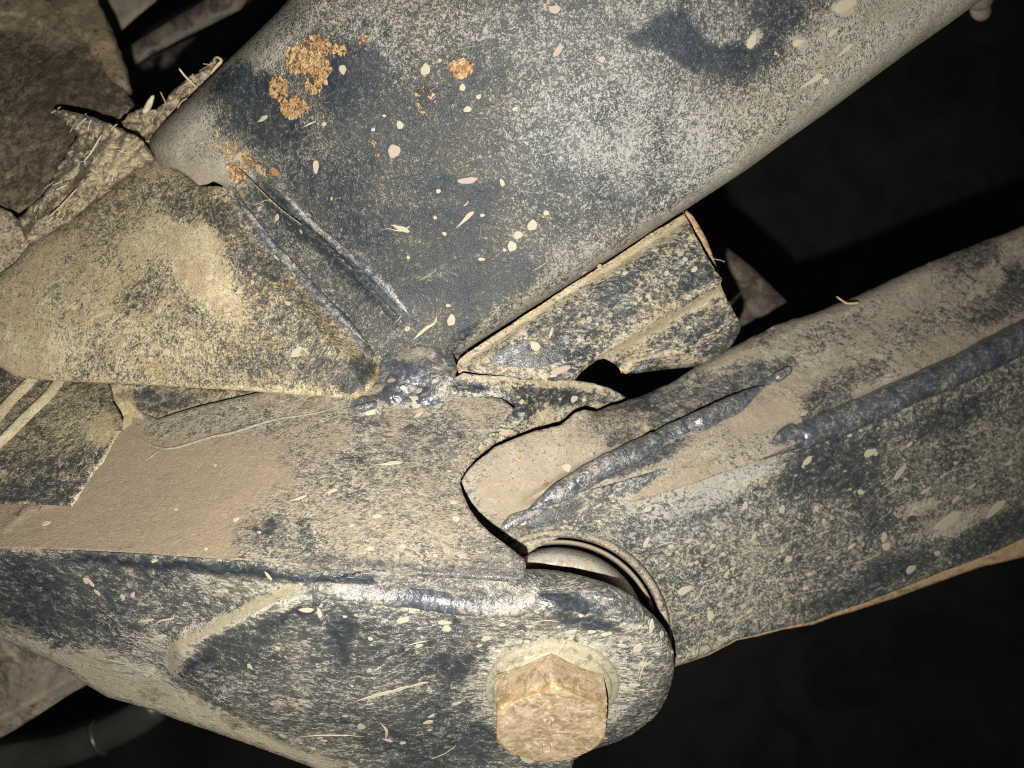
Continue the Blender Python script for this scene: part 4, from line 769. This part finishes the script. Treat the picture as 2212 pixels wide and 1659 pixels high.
def splash(key, pts, rad, taper=(.3, .3), lump=.7, mat=None):
    if random.random() < (.5 if key == 'lug' else .3): return
    rad = [x*.62 for x in rad] if isinstance(rad, list) else rad*.62
    rope('mud_splash', pts, key, rad, mat or M_drop, SH[key], lift=.02, ns=7, step_=3, taper=taper, seed=int(pts[0][0]), lump=lump, flat=.45)
for p, r_ in [([(818,498),(838,494),(856,498),(872,497),(886,488)],[.12,.15,.3,.7,.9]), ([(842,613),(872,608),(898,600),(918,592),(932,576)],[.15,.25,.4,.35,.15]), ([(903,607),(920,598),(940,586)],.14), ([(985,480),(1000,480),(1011,470),(1013,455),(1008,446)],[.3,.9,.6,.3,.2]), ([(1001,446),(1008,440),(1013,434)],.4),
             ([(892,735),(905,722),(922,708),(938,698),(944,682)],[.6,1.1,1.0,.7,.9]), ([(1010,690),(1022,700),(1026,712),(1012,724)],[.2,.3,.4,.2]), ([(655,275),(668,268),(682,262)],[.2,.5,.3]), ([(700,300),(712,312),(716,328)],.2), ([(560,440),(575,432),(588,436)],.3), ([(1050,560),(1075,548),(1098,544)],[.1,.25,.3]),
             ([(968,640),(985,632),(1004,628)],.15), ([(1150,585),(1170,575),(1186,560)],.18), ([(850,700),(862,688),(868,676)],.2), ([(770,500),(788,506),(800,502)],.22), ([(950,350),(975,345),(1000,348)],.12), ([(650,470),(662,462),(672,466)],.35)]:
    splash('beam', p, r_)
for p, r_ in [([(640,1592),(690,1588),(740,1588),(790,1592)],[.2,.45,.4,.15]), ([(655,1268),(760,1288),(850,1304),(930,1318),(1010,1328),(1080,1334)],.22), ([(770,1490),(795,1504),(830,1502),(860,1490),(900,1480),(950,1478),(985,1470)],[.5,1.0,.9,.7,.5,.5,.2]), ([(880,1395),(900,1388),(925,1384)],[.2,.4,.2]), ([(840,1380),(862,1388),(875,1400)],.25),
             ([(330,1352),(348,1340),(372,1336),(376,1326)],[.2,.4,.5,.3]), ([(375,1372),(392,1362),(402,1360),(406,1346)],[.2,.3,.5,.2]), ([(270,1300),(290,1290),(300,1278)],.25), ([(700,1440),(730,1432),(756,1436)],.2), ([(560,1500),(600,1510),(640,1540)],.2), ([(820,1560),(835,1578),(832,1600)],[.3,.9,.6]), ([(600,1640),(640,1622),(690,1618)],.15),
             ([(930,1640),(960,1628),(985,1610)],.25), ([(1150,1345),(1180,1340),(1210,1344)],.2), ([(1270,1355),(1300,1362),(1330,1376)],.2), ([(1380,1470),(1390,1440),(1400,1420)],.3), ([(350,1310),(380,1304),(410,1308)],.15), ([(235,1262),(250,1280),(262,1300)],[.3,.6,.4])]:
    splash('lug', p, r_)
for p, r_ in [([(1620,1110),(1640,1085),(1655,1060)],.15), ([(1900,1080),(1930,1062),(1960,1050),(1990,1046)],.22), ([(1960,1110),(2000,1090),(2050,1080)],.2), ([(2020,1040),(2050,1020),(2080,1010)],.25), ([(1500,1300),(1512,1285),(1520,1270)],.3), ([(1600,1200),(1625,1190),(1650,1192)],.2), ([(1480,1160),(1500,1150),(1530,1150)],.3), ([(1700,1290),(1740,1280),(1790,1270)],.2), ([(1830,1220),(1870,1210),(1900,1196)],.2), ([(1560,1150),(1575,1135),(1580,1118)],.2), ([(1420,1180),(1445,1172),(1470,1176)],.3)]:
    splash('armside', p, r_)
beam_drops = [(919,150,11,11,0,'c'),(740,150,8,10,-30,'c'),(999,189,6,8,30,'c'),(1010,390,20,7,-8,'p'),(1119,508,9,9,0,'c'),(1106,532,9,12,0,'c'),(1150,487,11,11,0,'c'),(851,327,14,14,0,'p'),(864,270,8,8,0,'c'),(806,280,5,4,0,'c'),
    (515,338,6,10,30,'p'),(682,360,7,14,15,'c'),(560,368,14,8,40,'c'),(594,372,9,8,30,'r'),(947,413,5,5,0,'c'),(1042,465,5,4,0,'c'),(870,495,14,6,20,'t'),(1011,468,16,5,-45,'t'),(882,556,4,4,0,'c'),(1010,236,9,6,0,'c'),(1034,209,5,6,40,'c'),(1040,560,7,4,0,'c'),(1090,540,4,4,0,'c'),
    (968,660,5,4,0,'c'),(975,692,9,12,0,'c'),(880,710,6,6,0,'c'),(1085,395,5,8,-30,'c'),(1112,235,6,4,-20,'c'),(1625,90,10,14,30,'c'),(1725,92,15,6,-20,'c'),(1826,12,28,12,-20,'c'),(1800,70,14,6,-30,'c'),(1830,105,16,5,-40,'t'),(1762,170,18,7,-30,'t'),(1785,175,8,6,0,'c'),(1205,110,7,13,30,'p'),(1198,20,12,9,0,'p'),(1300,128,7,7,0,'p'),
    (1578,370,8,4,40,'c'),(520,415,5,4,0,'r'),(650,500,4,7,0,'c'),(683,497,6,4,40,'c'),(1005,760,6,4,0,'c'),(1153,690,5,4,0,'c'),(1262,590,6,5,0,'c'),(1180,460,6,6,0,'c'),(1430,440,5,4,0,'c'),(700,268,6,4,0,'c'),(570,255,10,5,-20,'t'),(735,545,5,4,0,'c'),(940,470,4,4,0,'c'),(960,505,5,4,0,'c'),(830,250,4,3,0,'c'),(950,130,4,3,0,'c')]
for (u, v, a, b, an, k) in beam_drops: drop('beam', frame, u, v, a, b, an, k)
for (u, v, a, b, an, k) in [(1156,748,12,10,20,'c'),(1295,575,5,5,0,'c'),(1480,560,6,5,0,'c'),(1500,582,5,9,40,'c'),(1470,548,8,6,0,'p'),(1210,800,24,7,-12,'p'),(1195,812,8,3,0,'c'),(1190,720,3,9,15,'c'),(1400,640,6,4,0,'c'),(1350,590,6,5,-30,'c'),(1290,700,4,3,0,'c'),(1440,590,5,6,0,'c')]: drop('channel', frame, u, v, a, b, an, k)
for (u, v, a, b, an, k) in [(1025,862,10,14,30,'c'),(992,862,5,4,0,'c'),(1240,862,9,8,0,'c'),(1262,864,5,5,0,'c'),(1128,868,5,6,0,'c'),(1120,858,7,3,-20,'c'),(1034,942,6,4,0,'c'),(1170,900,12,4,50,'t'),(1210,862,4,3,0,'c')]: drop('tongue', frame, u, v, a, b, an, k)
for (u, v, a, b, an, k) in [(737,725,6,6,0,'c'),(622,655,6,5,0,'c'),(640,590,9,8,0,'c'),(155,658,9,4,-40,'t'),(215,680,12,4,-20,'t'),(360,760,9,7,0,'c'),(325,775,5,5,0,'c'),(404,718,5,4,0,'c'),(640,760,14,8,-45,'c'),(545,610,4,5,0,'c'),(560,450,7,4,-30,'p'),(598,470,5,9,20,'c'),(600,555,10,6,30,'c'),(620,560,6,8,-20,'c'),(595,845,8,3,0,'c'),(500,590,4,6,10,'c'),(180,622,7,4,0,'c'),(345,670,4,7,20,'c')]: drop('gusset', frame, u, v, a, b, an, k)
for (u, v, a, b, an, k) in [(895,868,18,12,40,'c'),(870,838,8,5,0,'c'),(905,843,8,7,0,'c'),(846,822,12,8,30,'c'),(800,890,10,8,0,'c'),(905,895,12,4,-40,'t')]: drop('node', frame, u, v, a, b, an, k)
for (u, v, a, b, an, k) in [(333,1211,6,5,-20,'c'),(510,1122,7,5,-30,'c'),(445,1186,4,4,0,'c'),(100,1130,10,6,-30,'c'),(650,1075,14,3,-20,'t'),(720,1060,9,4,-20,'t'),(815,1115,10,5,0,'c'),(980,1085,8,5,0,'c'),(985,1120,8,6,0,'c'),(850,1000,16,5,-10,'t'),(560,1150,5,3,0,'c'),(800,1185,8,5,0,'c'),(680,1150,4,3,0,'c'),(380,1100,5,3,0,'c'),(270,1095,3,3,0,'r'),(335,1130,4,2,0,'r'),(870,1180,8,5,0,'c'),(940,1200,6,4,0,'c'),(760,1135,6,3,-20,'c'),(465,1005,4,3,0,'c')]: drop('ledge', frame, u, v, a, b, an, k, hgt=.3)
lug_dr = [(580,1245,4,12,-35,'c'),(320,1340,14,4,-20,'t'),(350,1374,12,4,-15,'t'),(195,1258,5,14,-35,'c'),(185,1255,6,8,0,'c'),(210,1280,5,9,-35,'c'),(265,1290,5,7,0,'c'),(288,1285,3,10,20,'t'),(540,1440,4,9,-30,'t'),(662,1318,16,6,-6,'c'),(690,1325,5,14,-5,'c'),(870,1340,13,8,0,'c'),(1018,1322,12,9,-15,'c'),(960,1345,15,6,0,'c'),(965,1358,9,9,30,'c'),(800,1380,6,5,0,'c'),(905,1395,9,5,-20,'c'),(745,1332,5,3,0,'c'),
    (1175,1310,7,4,-40,'c'),(1234,1365,12,6,-15,'c'),(1278,1365,9,5,0,'c'),(1390,1435,10,7,0,'c'),(1408,1352,6,14,10,'c'),(1430,1370,8,8,0,'c'),(1255,1330,6,4,0,'c'),(1378,1400,9,14,30,'c'),(1370,1480,12,5,0,'c'),(1120,1625,20,12,25,'c'),(1140,1640,18,11,20,'c'),(925,1560,12,5,-10,'c'),(820,1500,26,5,-18,'t'),(860,1490,22,5,-12,'t'),(905,1478,20,4,-8,'t'),(780,1570,8,14,10,'c'),(700,1600,8,4,0,'c'),(1050,1380,12,6,-20,'c'),(840,1600,8,5,30,'t'),(870,1605,8,4,-20,'c'),(985,1520,10,4,-20,'c'),(600,1400,6,4,0,'c'),(1035,1395,7,4,-30,'c'),(1085,1350,8,4,-15,'c'),(1310,1370,12,5,-10,'c'),(1345,1395,10,5,10,'c')]
for (u, v, a, b, an, k) in lug_dr: drop('lug', frame, u, v, a, b, an, k)
arm_dr = [(1880,978,16,9,-15,'c'),(1745,995,14,7,-45,'c'),(1945,1020,8,22,35,'c'),(1690,1100,8,9,0,'c'),(1610,1092,7,9,0,'c'),(1860,1063,9,6,15,'c'),(1835,940,7,4,0,'c'),(1965,960,10,4,-30,'c'),(2065,1000,7,4,0,'c'),(1915,1180,12,9,0,'c'),(1968,1230,13,9,-10,'c'),(2025,1195,9,6,0,'c'),(2050,1125,40,14,-22,'c'),(2150,1100,34,10,-28,'c'),(1910,1160,7,12,0,'c'),(1628,1160,4,12,28,'c'),(1780,1125,5,5,0,'c'),(1764,1098,7,6,0,'c'),(1704,1208,9,8,0,'c'),
    (1535,1330,8,12,-10,'c'),(1480,1275,18,9,-15,'c'),(1660,1255,8,4,0,'c'),(1570,1240,5,10,30,'c'),(1740,1270,8,5,0,'c'),(1690,1190,6,5,0,'c'),(1580,1275,9,4,-20,'c'),(1750,1240,6,4,0,'c'),(1130,1128,8,7,0,'c'),(1545,1132,8,4,-10,'c'),(1490,1168,10,4,-20,'c'),(1590,1060,10,4,-25,'c'),(1655,1135,9,4,-10,'c'),(2100,1050,14,4,-25,'c'),(2000,1060,14,4,-25,'c'),(2180,1000,12,5,-25,'c'),(1540,1180,7,5,0,'c'),(1505,1215,6,4,0,'c'),(1620,1320,10,4,-20,'c'),(1840,1180,12,4,-25,'c'),(1790,1205,7,4,0,'c'),(1450,1180,7,4,0,'c'),(1400,1100,9,5,-10,'c')]
for (u, v, a, b, an, k) in arm_dr: drop('armside', arm, u, v, a, b, an, k)
r2 = np.random.default_rng(5)
c = 0
while c < 8:
    u, v = r2.uniform(1150, 2200), r2.uniform(980, 1420)
    if inside(aside_out, np.array([u]), np.array([v]))[0] and math.hypot(u-1210, v-1382) > 262 and v > 1075-.33*(u-1400):
        s = r2.uniform(2.2, 5.5); drop('armside', arm, u, v, s*r2.uniform(1, 2.3), s, -25+r2.normal(0, 18), 'c', hgt=.12); c += 1
c = 0
while c < 6:
    u, v = r2.uniform(620, 1440), r2.uniform(1290, 1650)
    if inside(lug_out, np.array([u]), np.array([v]))[0] and not (1030 < u < 1350 and v > 1370):
        s = r2.uniform(2, 4.6); drop('lug', frame, u, v, s*r2.uniform(1, 2.6), s, -18+r2.normal(0, 18), 'c', hgt=.12); c += 1
for (u, v, a, b, an, k) in [(1225,1010,10,9,0,'c'),(1290,1000,12,7,0,'p'),(1180,1045,8,5,0,'r')]: drop('armtop', arm, u, v, a, b, an, k)

# ------------------------------------------------------------------ BACKGROUND
def farsheet(name, label, cat, out, w, mat, sp=22, tilt=(0, 0), **kw):
    c = A2(out).mean(0); t = thing(name, label, cat, (c[0], c[1], w))
    sheet('panel', out, lambda u, v: w+tilt[0]*(u-c[0])+tilt[1]*(v-c[1])+.8*fbm(u, v, 60, 3, 3), mat, t, sp=sp, thick=6, key='far_'+name+str(len(HF)), seed=40, **kw); return t
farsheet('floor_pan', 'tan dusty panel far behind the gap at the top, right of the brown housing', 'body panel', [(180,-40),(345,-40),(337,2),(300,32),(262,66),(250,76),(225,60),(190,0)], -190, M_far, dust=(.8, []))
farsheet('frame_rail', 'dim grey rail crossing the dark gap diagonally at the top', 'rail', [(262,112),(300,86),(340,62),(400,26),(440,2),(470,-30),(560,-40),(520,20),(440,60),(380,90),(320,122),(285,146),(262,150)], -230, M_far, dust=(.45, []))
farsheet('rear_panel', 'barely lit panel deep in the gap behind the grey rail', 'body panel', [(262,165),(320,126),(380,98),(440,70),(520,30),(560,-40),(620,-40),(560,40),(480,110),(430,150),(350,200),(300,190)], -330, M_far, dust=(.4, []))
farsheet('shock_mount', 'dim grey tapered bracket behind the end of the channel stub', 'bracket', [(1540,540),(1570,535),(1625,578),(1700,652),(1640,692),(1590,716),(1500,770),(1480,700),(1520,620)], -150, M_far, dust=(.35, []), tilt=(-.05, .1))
kn = thing('rubber_bung', 'small tan rubber bung under the top right edge of the crossmember', 'bung', (2115, 20, -110))
lathe('bung_body', 2114, -10, [(34,-122),(34,-112),(30,-109),(18,-107),(3,-106)], M_rub, kn, dust=.6, n=40)
lathe('bung_tip', 2118, 22, [(24,-124),(24,-116),(20,-113),(10,-112),(2,-112)], M_rub, kn, dust=.6, n=40)
# bottom left: body rail and hose
r = thing('side_rail', 'dim brown mud-stained rail in the bottom left corner below the frame', 'rail', (60, 1480, -90))
sheet('rail_face', [(-40,1340),(20,1365),(90,1400),(170,1450),(190,1478),(150,1500),(90,1540),(30,1578),(-10,1600),(-40,1612)], lambda u, v: -78-.04*(v-1400)+1.5*fbm(u, v, 60, 3, 131)+ridge([(-40,1575),(40,1530),(120,1485),(180,1450)], 12, 3, u, v, False), M_far, r, sp=7, thick=8, key='rail', seed=41, dust=(.5, [('l',[(-40,1575),(40,1530),(120,1485),(180,1450)],16,.95),('l',[(-40,1608),(30,1572),(100,1530),(176,1482)],5,.8)]))
hs = thing('rubber_hose', 'curved dark hose hanging below the frame at the bottom left', 'hose', (180, 1600, -150))
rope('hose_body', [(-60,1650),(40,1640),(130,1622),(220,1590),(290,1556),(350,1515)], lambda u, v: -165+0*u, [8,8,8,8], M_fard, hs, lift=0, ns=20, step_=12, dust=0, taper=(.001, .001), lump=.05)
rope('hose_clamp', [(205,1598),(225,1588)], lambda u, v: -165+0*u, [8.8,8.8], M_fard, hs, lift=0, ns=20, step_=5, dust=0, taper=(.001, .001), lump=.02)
# dark floor pan behind everything
fp = [(-1.6, 1.05, -1.2), (1.6, 1.05, -1.2), (1.6, 1.25, 1.2), (-1.6, 1.25, 1.2)]
gx, gz = np.meshgrid(np.linspace(-1.6, 1.6, 60), np.linspace(-1.2, 1.2, 46)); gy = 1.15+.05*gz+.02*fbm(gx*100, gz*100, 30, 4, 9)+.03*np.maximum(0, np.sin(gx*9))**8
V = np.c_[gx.ravel(), gy.ravel(), gz.ravel()]; Fc = [[j*60+i, j*60+i+1, (j+1)*60+i+1, (j+1)*60+i] for j in range(45) for i in range(59)]
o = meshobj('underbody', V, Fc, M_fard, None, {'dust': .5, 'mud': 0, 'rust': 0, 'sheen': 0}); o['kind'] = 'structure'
print('tris', sum(len(m.polygons) for m in bpy.data.meshes), 'objects', len(bpy.data.objects))
